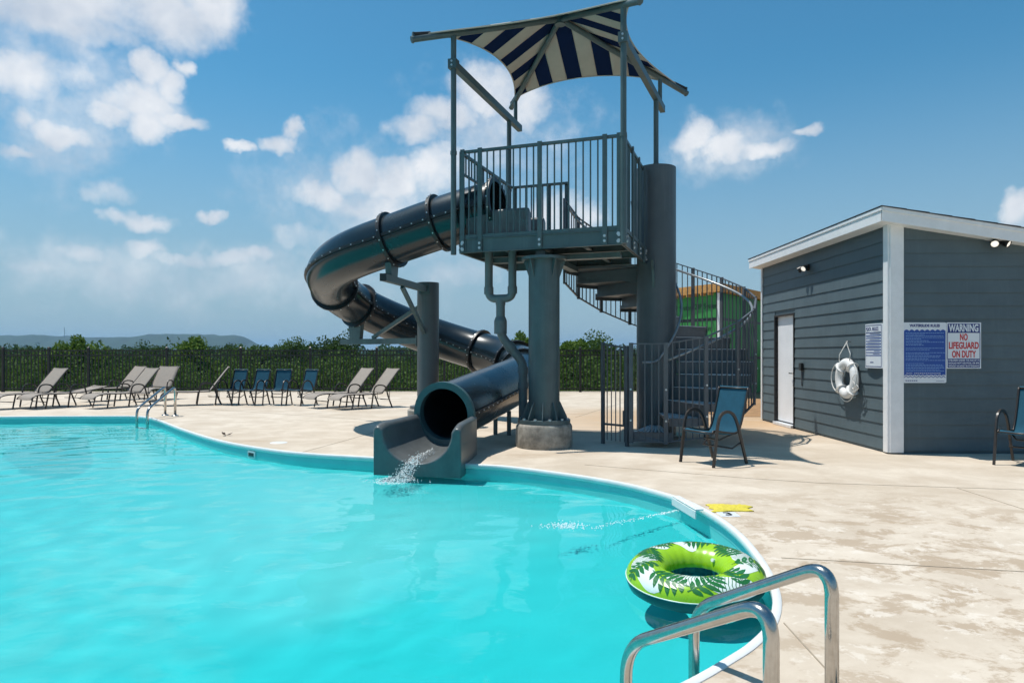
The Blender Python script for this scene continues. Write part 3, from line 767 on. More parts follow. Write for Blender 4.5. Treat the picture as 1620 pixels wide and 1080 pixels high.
for a, b in zip(cuts[:-1], cuts[1:]):
    k = max(4, int((b-a)/.09)); pts = [pp(a+(b-a)*i/k) for i in range(k+1)]
    mb = MB(); mb.sweep(pts, circ(TR, 40), caps=False); n0 = len(mb.v); mb.mi = 1
    mb.sweep(pts, list(reversed(circ(TR-.022, 40))), caps=False)
    sec = mb.build('tube_section', [M_['gel'], M_['gel_in']], slide, smooth=50)
    # bolted seam along both sides
    for sgn in (-1, 1):
        if b == Lend and sgn == 1: pass
        mb = MB(); prof = [(sgn*(TR-.012), -.022), (sgn*(TR+.030), -.022), (sgn*(TR+.030), .022), (sgn*(TR-.012), .022)]
        if sgn < 0: prof = prof[::-1]
        mb.sweep(pts, prof); se_ = mb.build('seam', M_['flange'], sec)
        for i in range(1, k, 2):
            t_ = (pts[i+1]-pts[i-1] if i < k else pts[i]-pts[i-1]).normalized(); sd_ = t_.cross(ZX).normalized(); q_ = (sd_*sgn).to_track_quat('Z', 'Y').to_matrix().to_4x4(); q_.translation = pts[i]+sd_*sgn*(TR+.028); inst('bolt', tinyb, se_, q_)
def frame(s):
    p = pp(s); t = (pp(s+.03)-pp(s-.03)).normalized(); sd = t.cross(ZX).normalized(); return p, t, sd, sd.cross(t)
for s in cuts[:-1]:
    p, t, sd, u = frame(s); mb = MB()
    w = .030; mb.sweep([p-t*w, p-t*w*.99, p, p+t*w*.99, p+t*w], lambda i: circ((TR-.01, TR+.055, TR+.055, TR+.055, TR-.01)[i], 44), caps=False)
    fl = mb.build('flange', M_['flange'], slide, smooth=35)
    for i in range(18):
        a = 2*PI*(i+.5)/18; n_ = sd*math.cos(a)+u*math.sin(a)
        bolt_p = p+n_*(TR+.055); q = n_.to_track_quat('Z', 'Y').to_matrix().to_4x4(); q.translation = bolt_p; inst('bolt', tinyb, fl, q)
# mouth rim
p, t, sd, u = frame(Lend); mb = MB()
mb.sweep([p-t*.05, p-t*.049, p+t*.01, p+t*.011], lambda i: circ((TR, TR+.034, TR+.034, TR-.005)[i], 48), caps=False)
mb.add([p+t*.012+(sd*math.cos(a)+u*math.sin(a))*r for r in (TR+.034, TR-.055) for a in [2*PI*i/48 for i in range(48)]], [(i, (i+1) % 48, 48+(i+1) % 48, 48+i) for i in range(48)])
mb.sweep([p+t*.011, p-t*.10], circ(TR-.055, 48)[::-1], caps=False)
mb.build('mouth_rim', M_['rim'], slide, smooth=40)
# exit trough: square outside, U-shaped inside, flaring to the water
TL = 1.06
def trough():
    fwd = Vector((-.235, -.972, 0)).normalized(); sdr = Vector((-fwd.y, fwd.x, 0)) if False else Vector((fwd.y*-1, fwd.x, 0))
    base = Vector((p.x, p.y, 0)); mb = MB(); n = 22; secs = []
    for i in range(15):
        k = i/14; c = base+fwd*(TL*k-.06)
        hw = .45+.115*k; wt = .085+.025*k; top = .53-.02*k
        if k > .8: top -= .05*((k-.8)/.2)**2
        floor = .150-.085*k; ri = hw-wt
        drop = .0
        pr = [(-hw, -.145 if k > .25 else .0)]
        pr += [(-hw, top-.05), (-hw+.012, top-.015), (-hw+.04, top), (-hw+wt-.03, top-.002), (-hw+wt-.006, top-.03)]
        for j in range(n+1):
            a = PI+PI*j/n; x = ri*math.cos(a); y = math.sin(a)
            # front edge of the channel is swept down in a hollow
            h = (top-.02-floor); zz = floor+h*(1+y)
            pr.append(((hw-wt-.012)*math.cos(a), zz-.035))
        pr += [(hw-wt+.006, top-.03), (hw-wt+.03, top-.002), (hw-.04, top), (hw-.012, top-.015), (hw, top-.05), (hw, -.145 if k > .25 else .0)]
        secs.append([c+sdr*a+ZX*b for a, b in pr])
    kk = len(secs[0]); vs_ = [v for s in secs for v in s]; fs = []
    for i in range(len(secs)-1):
        for q in range(kk): fs.append((i*kk+q, i*kk+(q+1) % kk, (i+1)*kk+(q+1) % kk, (i+1)*kk+q))
    fs.append(tuple(range(kk))); fs.append(tuple((len(secs)-1)*kk+q for q in reversed(range(kk))))
    mb.add(vs_, fs); o = mb.build('exit_trough', M_['trough'], slide, smooth=48)
    import bmesh
    bm = bmesh.new(); bm.from_mesh(o.data); bmesh.ops.recalc_face_normals(bm, faces=bm.faces); bm.to_mesh(o.data); bm.free()
    b = o.modifiers.new('bevel', 'BEVEL'); b.width = .018; b.segments = 3; b.limit_method = 'ANGLE'; b.angle_limit = R(55)
    return fwd, sdr, base
FWD, SDR, TB = trough()
# support leg under the last tube length
for s in (Larc+.9,):
    q, t, sd, u = frame(s); mb = MB(); mb.bar(q-ZX*TR*.98-sd*.12, Vector((q.x, q.y, 0))-sd*.12, .07, .07); mb.bar(q-ZX*TR*.98+sd*.12, Vector((q.x, q.y, 0))+sd*.12, .07, .07); mb.build('tube_leg', M_['tower'], slide)
# entry tub on the platform
mb = MB()
for off, w in ((-.37, .10), (.38, .10)):
    prof = [(off, 3.065), (off+w, 3.065), (off+w, 3.46), (off+w-.03, 3.49), (off+.03, 3.49), (off, 3.46)]
    a, b = ST+UX*1.72, ST+UX*2.70
    rows = []
    for k, c in enumerate((a, a+UX*.94, b-UX*.01, b)):
        sc = (1, 1, .97, .86)[k]
        rows.append([c+VX*x+ZX*(3.065+(z-3.065)*sc) for x, z in prof])
    vs_ = [v for r in rows for v in r]; mb.add(vs_, [(i*6+q, i*6+(q+1) % 6, (i+1)*6+(q+1) % 6, (i+1)*6+q) for i in range(3) for q in range(6)]+[tuple(range(6)), tuple(18+q for q in reversed(range(6)))])
mb.prism([ST+UX*1.72-VX*.30+ZX*3.10, ST+UX*2.66-VX*.30+ZX*3.16, ST+UX*2.66+VX*.4+ZX*3.16, ST+UX*1.72+VX*.4+ZX*3.10], ZX*.04)
tub = mb.build('entry_tub', M_['trough'], slide, smooth=40, bevel=.012)
# water film and foam leaving the trough
sp0 = TB+FWD*.55
spl = MB()
def foam_strip(cs, ws, zs_):
    n = len(cs); vs_ = []; m = 9
    for i in range(n):
        for j in range(m):
            x = (j/(m-1)-.5)*2; vs_.append(cs[i]+SDR*x*ws[i]+ZX*(zs_[i]+.05*(1-x*x)+.02*rnd.uniform(-1, 1)))
    spl.add(vs_, [(i*m+j, i*m+j+1, (i+1)*m+j+1, (i+1)*m+j) for i in range(n-1) for j in range(m-1)])
cs = [TB+FWD*(.42+.075*i)-SDR*(.02*i/3) for i in range(13)]
foam_strip(cs, [.035+.006*i for i in range(13)], [.085, .08, .078, .072, .068, .06, .055, .05, .03, -.02, -.07, -.11, -.125])
sw = tag(spl.build('water_spill', M_['foam'], smooth=180), kind='stuff')
mb = MB()
def drop(p, r): 
    vs_ = [p+Vector(d)*r for d in ((1,0,0),(-1,0,0),(0,1,0),(0,-1,0),(0,0,1),(0,0,-1))]
    mb.add(vs_, [(0,2,4),(2,1,4),(1,3,4),(3,0,4),(2,0,5),(1,2,5),(3,1,5),(0,3,5)])
for i in range(330):
    k = rnd.random(); c = TB+FWD*(.95+.42*k)+SDR*rnd.gauss(-.10*k, .035+.05*k); z = .06-.17*k+abs(rnd.gauss(0, .05))*(1-.6*k)
    drop(c+ZX*max(WZ, z), rnd.uniform(.002, .006))
for i in range(220):
    c = TB+FWD*(1.2+.35*rnd.random())+SDR*rnd.gauss(-.16, .13); drop(Vector((c.x, c.y, WZ+.002)), rnd.uniform(.003, .008))
jet0, jet1 = gp(1078, 806, WZ), gp(935, 836, WZ)
for i in range(260):
    k = rnd.random()**1.3; c = jet0.lerp(jet1, k)+Vector((rnd.gauss(0, .012+.02*k), rnd.gauss(0, .012+.02*k), .003)); drop(c, rnd.uniform(.003, .007))
c0 = gp(893, 833, WZ)
for i in range(230): drop(c0+Vector((rnd.gauss(0, .09), rnd.gauss(0, .045), abs(rnd.gauss(0, .012)))), rnd.uniform(.003, .008))
tag(mb.build('water_drops', M_['drop']), kind='stuff')
# broad foam where the spill meets the water
mb = MB(); c = TB+FWD*1.30-SDR*.15; N = 18; vs_ = [c+ZX*(WZ+.012)]
for r_ in (.5, 1):
    for i in range(N):
        a = 2*PI*i/N; rr = r_*(.85+.35*rnd.random()); vs_.append(c+FWD*.28*rr*math.sin(a)+SDR*.20*rr*math.cos(a)+ZX*(WZ+.015*(1.3-r_)))
mb.add(vs_, [(0, 1+i, 1+(i+1) % N) for i in range(N)]+[(1+i, 1+N+i, 1+N+(i+1) % N, 1+(i+1) % N) for i in range(N)])
tag(mb.build('water_foam', M_['foam'], smooth=180), kind='stuff')

# ------------------------------------------------------------------ slide support post
SP = HC+Vector((.0, .0, 0))
post = thing('slide_support_post', 'round grey post with two bracket arms holding the spiral slide', 'support post', SP)
mb = MB(); mb.cyl(SP+ZX*.38, SP+ZX*2.69, .205, 40); mb.build('column', M_['column'], post, smooth=40)
mb = MB(); mb.lathe([(0, 0), (.38, 0), (.385, .30), (.36, .33), (0, .33)], SP, 36); mb.build('concrete_footing', M_['footing'], post, smooth=40)
mb = MB(); mb.cyl(SP+ZX*.33, SP+ZX*.38, .34, 36); mb.build('base_plate', M_['column'], post, smooth=40)
def arm(deg, z, reach, strut_from, s_under):
    d = Vector((math.cos(R(deg)), math.sin(R(deg)), 0)); a = SP+d*.2+ZX*z; b = SP+d*reach+ZX*z
    mb = MB(); mb.bar(a, b, .10, .11); ar = mb.build('arm', M_['tower'], post)
    mb = MB(); mb.bar(a-d*.0-ZX*.0, a+d*.02, .2, .2); mb.build('mount_plate', M_['tower'], ar)
    mb = MB(); mb.bar(SP+d*.2+ZX*strut_from, SP+d*(reach*.62)+ZX*(z+(-.07 if strut_from < z else .07)), .06, .07); mb.build('strut', M_['tower'], ar)
    # saddle up to the tube flange
    c = pp(s_under); e = Vector((SP.x+d.x*HR, SP.y+d.y*HR, 0)); zt_ = c.z-TR*.9
    mb = MB(); sd = Vector((-d.y, d.x, 0)); mb.prism([e+d*-.13+sd*-.05+ZX*(z+.05), e+d*.13+sd*-.05+ZX*(z+.05), e+d*.17+sd*-.05+ZX*zt_, e+d*-.17+sd*-.05+ZX*zt_], sd*.10); sdl = mb.build('saddle', M_['tower'], ar)
    bolt(sdl, e-sd*.055-d*.06+ZX*(zt_-.03), -sd, .8); bolt(sdl, e-sd*.055+d*.06+ZX*(zt_-.03), -sd, .8)
    mb = MB(); mb.box(b, (.012, .11, .12), Matrix.Rotation(R(deg), 3, 'Z')); mb.build('end_cap', M_['black'], ar)
arm(258, 2.56, 2.16, 1.75, HR*(al0-R(258)) if False else -.18)
arm(150, 1.60, 2.2, 2.25, sa(150))

# ------------------------------------------------------------------ drain pipe
pipe = thing('drain_pipe', 'grey plastic drain pipe with a U joint hanging under the slide platform', 'pipe', (.15, 10.45, 0))
A = ST+UX*1.935; B = ST+UX*2.32; A.z = B.z = 0
mid = A.lerp(B, .5)
mb = MB(); mb.tube(roundpath([A+ZX*2.95, A+ZX*2.20, B+ZX*2.20, B+ZX*2.95], .12, 7), .062, 16); up_ = mb.build('u_pipe', M_['pvc'], pipe, smooth=40)
for q in (A, B):
    mb = MB(); mb.cyl(q+ZX*2.27, q+ZX*2.38, .073, 18); mb.build('coupling', M_['pvc'], up_, smooth=40)
q2 = Vector((.17, 10.5, 0))
mb = MB(); mb.tube(roundpath([mid+ZX*2.18, mid+ZX*1.64, q2+ZX*1.22, q2+ZX*.02], .12, 6), .068, 16); dn = mb.build('down_pipe', M_['pvc'], pipe, smooth=40)
mb = MB(); mb.cyl(mid+ZX*1.86, mid+ZX*1.66, .098, 20); mb.cyl(mid+ZX*1.92, mid+ZX*1.86, .075, 20, .098); mb.build('reducer', M_['pvc'], dn, smooth=30)
for z in (1.05, .82):
    mb = MB(); mb.cyl(q2+ZX*z, q2+ZX*(z+.10), .08, 20); mb.build('coupling', M_['pvc'], dn, smooth=40)
d_ = (q2+ZX*1.22)-(mid+ZX*1.64); m1 = mid+ZX*1.64+d_*.3
mb = MB(); mb.cyl(m1, m1+d_*.22, .082, 20); mb.build('coupling', M_['pvc'], dn, smooth=40)
mb = MB(); mb.cyl(mid+ZX*2.10, mid+ZX*2.2, .075, 18); mb.build('tee', M_['pvc'], up_, smooth=40)

# ================================================================== shed
SX, SY, SYB, SXE = 5.10, 9.24, 13.94, 12.5
RTOP, PIT = 3.11, .155
shed = thing('pool_shed', 'slate blue clapboard pool house with white trim and a low sloping roof', 'shed', (SX, SY, 0))
def roofz(x): return RTOP-PIT*(x-4.92)
mb = MB()                                  # sheathing behind the boards, with the doorway left open
D0, D1, DH = 12.36, 13.24, 2.07
xi = SX+.02
poly = [(SX+.02, 0), (SXE, 0), (SXE, roofz(SXE)+.05), (SX+.02, roofz(SX)+.05)]
mb.prism([Vector((x, SY+.02, z)) for x, z in poly], (0, .1, 0))
mb.prism([Vector((x, SYB-.1, z)) for x, z in poly], (0, .1, 0))
for y0, y1, z0, z1 in ((SY+.12, D0-.01, 0, 3.1), (D1+.01, SYB-.1, 0, 3.1), (D0-.01, D1+.01, DH+.02, 3.1)): mb.box(((xi+.05), (y0+y1)/2, (z0+z1)/2), (.1, y1-y0, z1-z0))
mb.box((SXE-.05, (SY+SYB)/2, .95), (.1, SYB-SY-.3, 1.9))
mb.build('wall', M_['siding'], shed)
EXPO = .1785
def board(poly_in, nrm, parent=shed):
    """poly_in: 4 points (bottom a,b, top b,a) on the wall plane; a lapped wedge"""
    a, b, c, d = [Vector(q) for q in poly_in]; n = Vector(nrm)
    mb = MB(); mb.add([a, b, c, d, a+n*.020, b+n*.020, c+n*.005, d+n*.005], [(0, 3, 2, 1), (4, 5, 6, 7), (0, 1, 5, 4), (1, 2, 6, 5), (2, 3, 7, 6), (3, 0, 4, 7)])
    return mb.build('clapboard', M_['siding'], parent)
rb_ = random.Random(3)
for k in range(18):
    z0 = .04+k*EXPO; z1 = min(z0+EXPO+.012, 3.12)
    if z0 > 3.08: break
    segs = [(SY+.10, SYB-.06)]
    if z0 < DH: segs = [(SY+.10, D0-.035), (D1+.035, SYB-.06)]
    out = []
    for a, b in segs:
        if b-a > 2.5:
            c = a+(b-a)*rb_.uniform(.25, .75); out += [(a, c-.0012), (c+.0012, b)]
        else: out.append((a, b))
    for a, b in out: board([(SX+.019, a, z0), (SX+.019, b, z0), (SX+.019, b, z1), (SX+.019, a, z1)], (-1, 0, 0))
for k in range(18):
    z0 = .04+k*EXPO; z1 = z0+EXPO+.012; x0 = SX+.10
    xa = min(SXE, 4.92+(RTOP+.02-z0)/PIT); xb = min(SXE, 4.92+(RTOP+.02-z1)/PIT)
    if xb <= x0+.05: 
        if xa <= x0+.1: break
        z1 = roofz(x0)+.02; xb = x0+.01
    c = x0+(xb-x0)*rb_.uniform(.55, .9)
    if xb-x0 > 3: board([(x0, SY+.019, z0), (c-.001, SY+.019, z0), (c-.001, SY+.019, z1), (x0, SY+.019, z1)], (0, -1, 0)); board([(c+.001, SY+.019, z0), (xa, SY+.019, z0), (xb, SY+.019, z1), (c+.001, SY+.019, z1)], (0, -1, 0))
    else: board([(x0, SY+.019, z0), (xa, SY+.019, z0), (xb, SY+.019, z1), (x0, SY+.019, z1)], (0, -1, 0))
def trim(name, c, d, m='white', bev=.004, par=shed):
    mb = MB(); mb.box(c, d); return mb.build(name, M_[m], par, bevel=bev)
trim('corner_board', (SX-.009, SY+.045, 1.57), (.030, .115, 3.10)); trim('corner_board', (SX+.094, SY-.017, 1.565), (.184, .030, 3.09))
trim('corner_board', (SX-.009, SYB-.035, 1.57), (.030, .06, 3.10))
# roof: slab, soffit, fascia, rake
OV = .18; x0 = SX-OV; y0 = SY-.20; y1 = SYB+.16
mb = MB(); pl = [(x0, roofz(x0)+.015), (SXE+.2, roofz(SXE+.2)+.015), (SXE+.2, roofz(SXE+.2)+.17), (x0, roofz(x0)+.17)]
mb.prism([Vector((x, y0+.02, z)) for x, z in pl], (0, y1-y0-.04, 0)); mb.build('soffit', M_['white'], shed)
fz = roofz(x0)
mb = MB(); mb.box((x0-.012, (y0+y1)/2, fz+.095), (.024, y1-y0, .19)); mb.build('fascia', M_['white'], shed, bevel=.003)
mb = MB(); mb.box((x0-.030, (y0+y1)/2, fz+.165), (.014, y1-y0+.02, .045)); mb.build('drip_trim', M_['white'], shed, bevel=.002)
def rake(y, zz0, zz1, th):
    mb = MB(); mb.prism([Vector((x0-.024, y, roofz(x0-.024)+zz0)), Vector((SXE+.2, y, roofz(SXE+.2)+zz0)), Vector((SXE+.2, y, roofz(SXE+.2)+zz1)), Vector((x0-.024, y, roofz(x0-.024)+zz1))], (0, th, 0)); return mb
rake(y0-.006, .0, .187, .024).build('rake_board', M_['white'], shed, bevel=.003)
rake(y0-.022, .135, .187, .016).build('rake_trim', M_['white'], shed, bevel=.002)
mb = MB(); nsh = 26
for i in range(nsh):                       # shingle courses stepping down the slope
    xa = x0-.045+(SXE+.25-x0)*i/nsh; xb = x0-.045+(SXE+.25-x0)*(i+1)/nsh+.03; e = .004*(i % 2)
    mb.prism([Vector((xa, y0-.035-e, roofz(xa)+.190)), Vector((xb, y0-.035-e, roofz(xb)+.190)), Vector((xb, y0-.035-e, roofz(xb)+.204)), Vector((xa, y0-.035-e, roofz(xa)+.197))], (0, y1-y0+.06, 0))
mb.build('shingles', M_['shingle'], shed)
# door
mb = MB(); mb.box((SX+.075, (D0+D1)/2, DH/2+.05), (.045, D1-D0-.03, DH-.06)); door = mb.build('door', M_['door'], shed, bevel=.003)
for y in (D0-.008, D1+.008): trim('door_jamb', (SX+.045, y, DH/2), (.11, .03, DH), 'dark', 0)
trim('door_head', (SX+.045, (D0+D1)/2, DH+.012), (.11, D1-D0+.05, .03), 'dark', 0)
trim('threshold', (SX+.02, (D0+D1)/2, .03), (.14, D1-D0-.02, .05), 'alum', .004)
mb = MB(); mb.cyl((SX+.052, D0+.09, 1.0), (SX+.035, D0+.09, 1.0), .032, 18); mb.cyl((SX+.04, D0+.09, 1.0), (SX-.005, D0+.09, 1.0), .012, 12); mb.bar((SX-.003, D0+.085, 1.0), (SX-.003, D0+.20, 1.0), .016, .02); mb.build('door_handle', M_['steel'], door, smooth=40)
mb = MB(); mb.cyl((SX+.052, D0+.09, .78), (SX+.03, D0+.09, .78), .024, 16); mb.build('deadbolt', M_['steel'], door, smooth=40)
# keypad with conduit
ky = 5.10*1080/(1270-810)+.0
kp = thing('door_keypad', 'small grey keypad box on the wall beside the white door', 'keypad', (SX-.01, 11.98, 1.13))
trim('keypad_body', (SX-.028, 11.98, 1.13), (.05, .09, .13), 'black', .006, kp); trim('conduit', (SX-.012, 11.99, .93), (.018, .02, .28), 'stair', .002, kp)
# floodlights
def flood(name, label, base, nrm, side):
    n = Vector(nrm); s = Vector(side); t = thing(name, label, 'floodlight', base)
    mb = MB(); mb.cyl(base, base+n*.035, .058, 20); mb.build('mount_plate', M_['black'], t, smooth=40)
    for k in (-1, 1):
        c = base+n*.07+s*k*.055; d = (n*.7+s*k*.45-ZX*.45).normalized()
        mb = MB(); mb.cyl(base+n*.03, c, .014, 10); mb.build('swivel_arm', M_['black'], t, smooth=40)
        mb = MB(); mb.lathe([(0, -.02), (.032, -.018), (.045, .02), (.052, .085), (.048, .088), (.044, .076)], (0, 0, 0), 20)
        Mx = d.to_track_quat('Z', 'Y').to_matrix().to_4x4(); Mx.translation = c
        h = inst('lamp_head', mb.mesh('lamp_head', M_['black'], 40), t, Mx)
        l = MB(); l.lathe([(.044, .074), (.030, .083), (.001, .087)], (0, 0, 0), 20); inst('lamp_lens', l.mesh('lamp_lens', M_['lamp'], 40), h, Mx)
flood('flood_light', 'twin floodlight high on the side wall above the white door', Vector((SX-.002, 5.1*1080/(1279-810), 2.84)), (-1, 0, 0), (0, 1, 0))
flood('flood_light', 'twin floodlight under the sloping eave on the shaded front wall', at(1574, 384, 9.24)+Vector((0, .0, 0)), (0, -1, 0), (1, 0, 0))

# ------------------------------------------------------------------ signs
dg = None
def text(s, size, M, name, m, parent, ext=.0008, wide=None, bold=0., align='CENTER'):
    cu = bpy.data.curves.new('t', 'FONT'); cu.body = s; cu.size = size; cu.align_x = align; cu.align_y = 'CENTER'; cu.extrude = ext; cu.offset = bold; cu.resolution_u = 3
    o = bpy.data.objects.new('t', cu); COL.objects.link(o)
    d = bpy.context.evaluated_depsgraph_get(); me = bpy.data.meshes.new_from_object(o.evaluated_get(d)); bpy.data.objects.remove(o); bpy.data.curves.remove(cu)
    me.name = name; me.materials.clear(); me.materials.append(m)
    xs = [v.co.x for v in me.vertices]; w = max(xs)-min(xs); k = wide/w if wide else 1
    return inst(name, me, parent, M @ Matrix.Diagonal((k, 1, 1, 1)))
FRONT = Matrix.Rotation(R(90), 4, 'X')      # text facing -Y
LEFT = Matrix.Rotation(R(-90), 4, 'Z') @ Matrix.Rotation(R(90), 4, 'X')   # facing -X
def plate(pts, y, th, m, name, parent, bev=.0):
    mb = MB(); mb.prism([Vector((x, y, z)) for x, z in pts], (0, th, 0)); return mb.build(name, m, parent)
def rrect(x0, x1, z0, z1, r=.02, n=4):
    out = []
    for cx, cz, a in ((x1-r, z1-r, 0), (x0+r, z1-r, 90), (x0+r, z0+r, 180), (x1-r, z0+r, 270)):
        for i in range(n+1): out.append((cx+r*math.cos(R(a+90*i/n)), cz+r*math.sin(R(a+90*i/n))))
    return out
YS = SY-.012
s1 = thing('waterslide_rules_sign', 'tall blue waterslide rules sign with white wavy borders on the front wall', 'sign', (5.56, YS, 1.37))
x0_, x1_, z0_, z1_ = 5.283, 5.868, .962, 1.778
plate(rrect(x0_, x1_, z0_, z1_), YS-.006, .004, M_['signwhite'], 'panel', s1)
def wave(x0, x1, z, amp, nw, n=80): return [(x0+(x1-x0)*i/n, z+amp*abs(math.sin(PI*nw*i/n))) for i in range(n+1)]
pts = [(x0_+.012, z0_+.095), (x1_-.012, z0_+.095)]+list(reversed([(x, z) for x, z in wave(x0_+.012, x1_-.012, 1.662, .02, 8)]))
plate(pts, YS-.008, .002, M_['signblue'], 'blue_field', s1)
mb = MB(); w = wave(x0_+.012, x1_-.012, z0_+.070, .016, 10); mb.tube([Vector((x, YS-.007, z)) for x, z in w], .004, 6); mb.build('wave_line', M_['signblue'], s1)
mb = MB(); w = wave(x0_+.012, x1_-.012, z0_+.092, .016, 10); mb.tube([Vector((x, YS-.0085, z)) for x, z in w], .004, 6); mb.build('wave_line', M_['signwhite'], s1)
text('WATERSLIDE RULES', .05, Matrix.Translation((5.575, YS-.007, 1.733)) @ FRONT, 'lettering', M_['navy'], s1, wide=.41, bold=.0022)
mb = MB(); rr = random.Random(5)
for i in range(26):
    z = 1.635-.0205*i; 
    if i in (9, 12, 19): continue
    mb.box(((x0_+.03)+(.26+.22*rr.random()*(1 if i % 3 else .5))/2, YS-.0085, z), (.0, .001, .0055)) if False else None
    wd = rr.choice((.2, .24, .5, .52, .5, .46, .3)); x = x0_+.035
    while x < x0_+.035+wd:
        l = rr.uniform(.012, .045); mb.box((x+l/2, YS-.0084, z), (l, .0008, .0065)); x += l+.007
tag(mb.build('small_print', M_['signlight'], s1), kind='stuff')
text('CAUTION:', .018, Matrix.Translation((5.365, YS-.0085, 1.092)) @ FRONT, 'lettering', M_['signwhite'], s1, bold=.0004)
mb = MB()
for i in range(14): mb.box((5.44+.026*i, YS-.0084, 1.092), (.019, .0008, .008))
tag(mb.build('small_print', M_['signwhite'], s1), kind='stuff')
mb = MB()
for i in range(6): mb.box((5.325+.028*i, YS-.0064, .992), (.022, .0008, .012))
for i in range(8): mb.box((5.735+.014*i, YS-.0064, .988), (.010, .0008, .006))
tag(mb.build('footer_print', M_['navy'], s1), kind='stuff')
s2 = thing('lifeguard_warning_sign', 'white warning sign with red no lifeguard lettering and navy bands', 'sign', (6.1, YS, 1.46))
a0, a1, b0, b1 = 5.873, 6.338, 1.155, 1.778
plate([(a0, b0), (a1, b0), (a1, b1), (a0, b1)], YS-.004, .003, M_['signwhite'], 'panel', s2)
plate([(a0+.013, b1-.142), (a1-.018, b1-.142), (a1-.018, b1-.016), (a0+.013, b1-.016)], YS-.0055, .0012, M_['navy'], 'header_band', s2)
plate([(a0+.013, b0+.012), (a1-.018, b0+.012), (a1-.018, b0+.135), (a0+.013, b0+.135)], YS-.0055, .0012, M_['navy'], 'footer_band', s2)
for x in (a0+.011, a1-.016): plate([(x-.004, b0+.13), (x+.004, b0+.13), (x+.004, b1-.13), (x-.004, b1-.13)], YS-.0055, .0012, M_['navy'], 'border_line', s2)
xc = (a0+a1)/2-.002
text('WARNING', .135, Matrix.Translation((xc, YS-.0062, b1-.08)) @ FRONT, 'lettering', M_['signwhite'], s2, wide=.40, bold=.0045)
for t_, z, w in (('NO', 1.575, .105), ('LIFEGUARD', 1.462, .405), ('ON DUTY', 1.345, .325)):
    text(t_, .125, Matrix.Translation((xc, YS-.0052, z)) @ FRONT, 'lettering', M_['red'], s2, wide=w, bold=.004)
for t_, z in (('CHILDREN UNDER THE AGE OF 14', 1.267), ('SHOULD NOT USE POOL OR SPA', 1.228), ('WITHOUT AN ADULT IN ATTENDANCE', 1.189)):
    text(t_, .034, Matrix.Translation((xc, YS-.0062, z)) @ FRONT, 'lettering', M_['signwhite'], s2, wide=.415, bold=.0006)
s3 = thing('pool_rules_sign', 'bowed white pool rules sign beside the corner board on the side wall', 'sign', (SX, 9.52, 1.47))
ya, yb, za, zb = 9.36, 9.80, 1.155, 1.775
mb = MB(); nn = 12; vs_ = []
def bow(k): return SX-.014-.030*math.sin(PI*k)-.012*k
for i in range(nn+1):
    k = i/nn
    for (z, b_) in ((za, 0), (zb, 0)):
        vs_.append(Vector((bow(k), ya+(yb-ya)*k, z)))
mb.add(vs_, [(2*i, 2*i+1, 2*i+3, 2*i+2) for i in range(nn)]); o = mb.build('panel', M_['signwhite'], s3); so_ = o.modifiers.new('t', 'SOLIDIFY'); so_.thickness = .003; so_.offset = 0
def ln(k0, k1, z, h, m, name, parent=s3):
    mb = MB(); n = 8; vs_ = []
    for i in range(n+1):
        k = k0+(k1-k0)*i/n; x = bow(k)-.0035
        vs_ += [Vector((x, ya+(yb-ya)*k, z-h/2)), Vector((x, ya+(yb-ya)*k, z+h/2))]
    mb.add(vs_, [(2*i, 2*i+1, 2*i+3, 2*i+2) for i in range(n)]); return mb.build(name, M_[m], parent)
for k0, k1, z, h in ((.05, .95, zb-.022, .009), (.05, .95, za+.022, .009), (.05, .065, (za+zb)/2, zb-za-.044), (.935, .95, (za+zb)/2, zb-za-.044), (.06, .94, 1.65, .012)): ln(k0, k1, z, h, 'navy', 'border_line')
for i in range(8): ln(.06, .94, 1.612-.040*i, .012, 'signblue', 'rule_line'); ln(.12, .12+.5*rr.random()+.25, 1.632-.040*i, .006, 'navy', 'small_print')
ln(.4, .6, 1.235, .012, 'navy', 'small_print')
text('POOL RULES', .07, Matrix.Translation((SX-.052, 9.575, 1.70)) @ LEFT, 'lettering', M_['navy'], s3, wide=.33, bold=.001)

# ------------------------------------------------------------------ life ring
LY = 5.1*1080/(1346-810)-.03; LC = Vector((SX-.075, LY, .985))
lr = thing('life_ring', 'white foam life ring with grab rope hung on the side wall', 'life ring', LC)
mb = MB(); Rm, rm = .234, .070; nu, nv = 56, 18
vs_ = [LC+Vector((-(rm*.8)*math.sin(2*PI*j/nv), (Rm+rm*math.cos(2*PI*j/nv))*math.cos(2*PI*i/nu), (Rm+rm*math.cos(2*PI*j/nv))*math.sin(2*PI*i/nu))) for i in range(nu) for j in range(nv)]
mb.add(vs_, [(i*nv+j, ((i+1) % nu)*nv+j, ((i+1) % nu)*nv+(j+1) % nv, i*nv+(j+1) % nv) for i in range(nu) for j in range(nv)])
mb.build('ring', M_['ring'], lr, smooth=180)
for a in (45, 135, 225, 315):
    mb = MB(); c = LC+Vector((0, Rm*math.cos(R(a)), Rm*math.sin(R(a)))); d = Vector((0, math.cos(R(a)), math.sin(R(a)))); tt = Vector((0, -d.z, d.y))
    mb.sweep([c+d*(rm+.002)*math.cos(q)+Vector((-1, 0, 0))*(rm*.8+.002)*math.sin(q) for q in [2*PI*i/20 for i in range(20)]], [(-.028, -.002), (.028, -.002), (.028, .002), (-.028, .002)], closed=True, ups=tt); mb.build('rope_band', M_['ring'], lr, smooth=60)
def on(a, r, x=0): return LC+Vector((x, r*math.cos(R(a)), r*math.sin(R(a))))
pts = [on(45+90*i/14*1.0, Rm+rm+.012+.05*math.sin(PI*(i/14)), -.02) for i in range(15)]
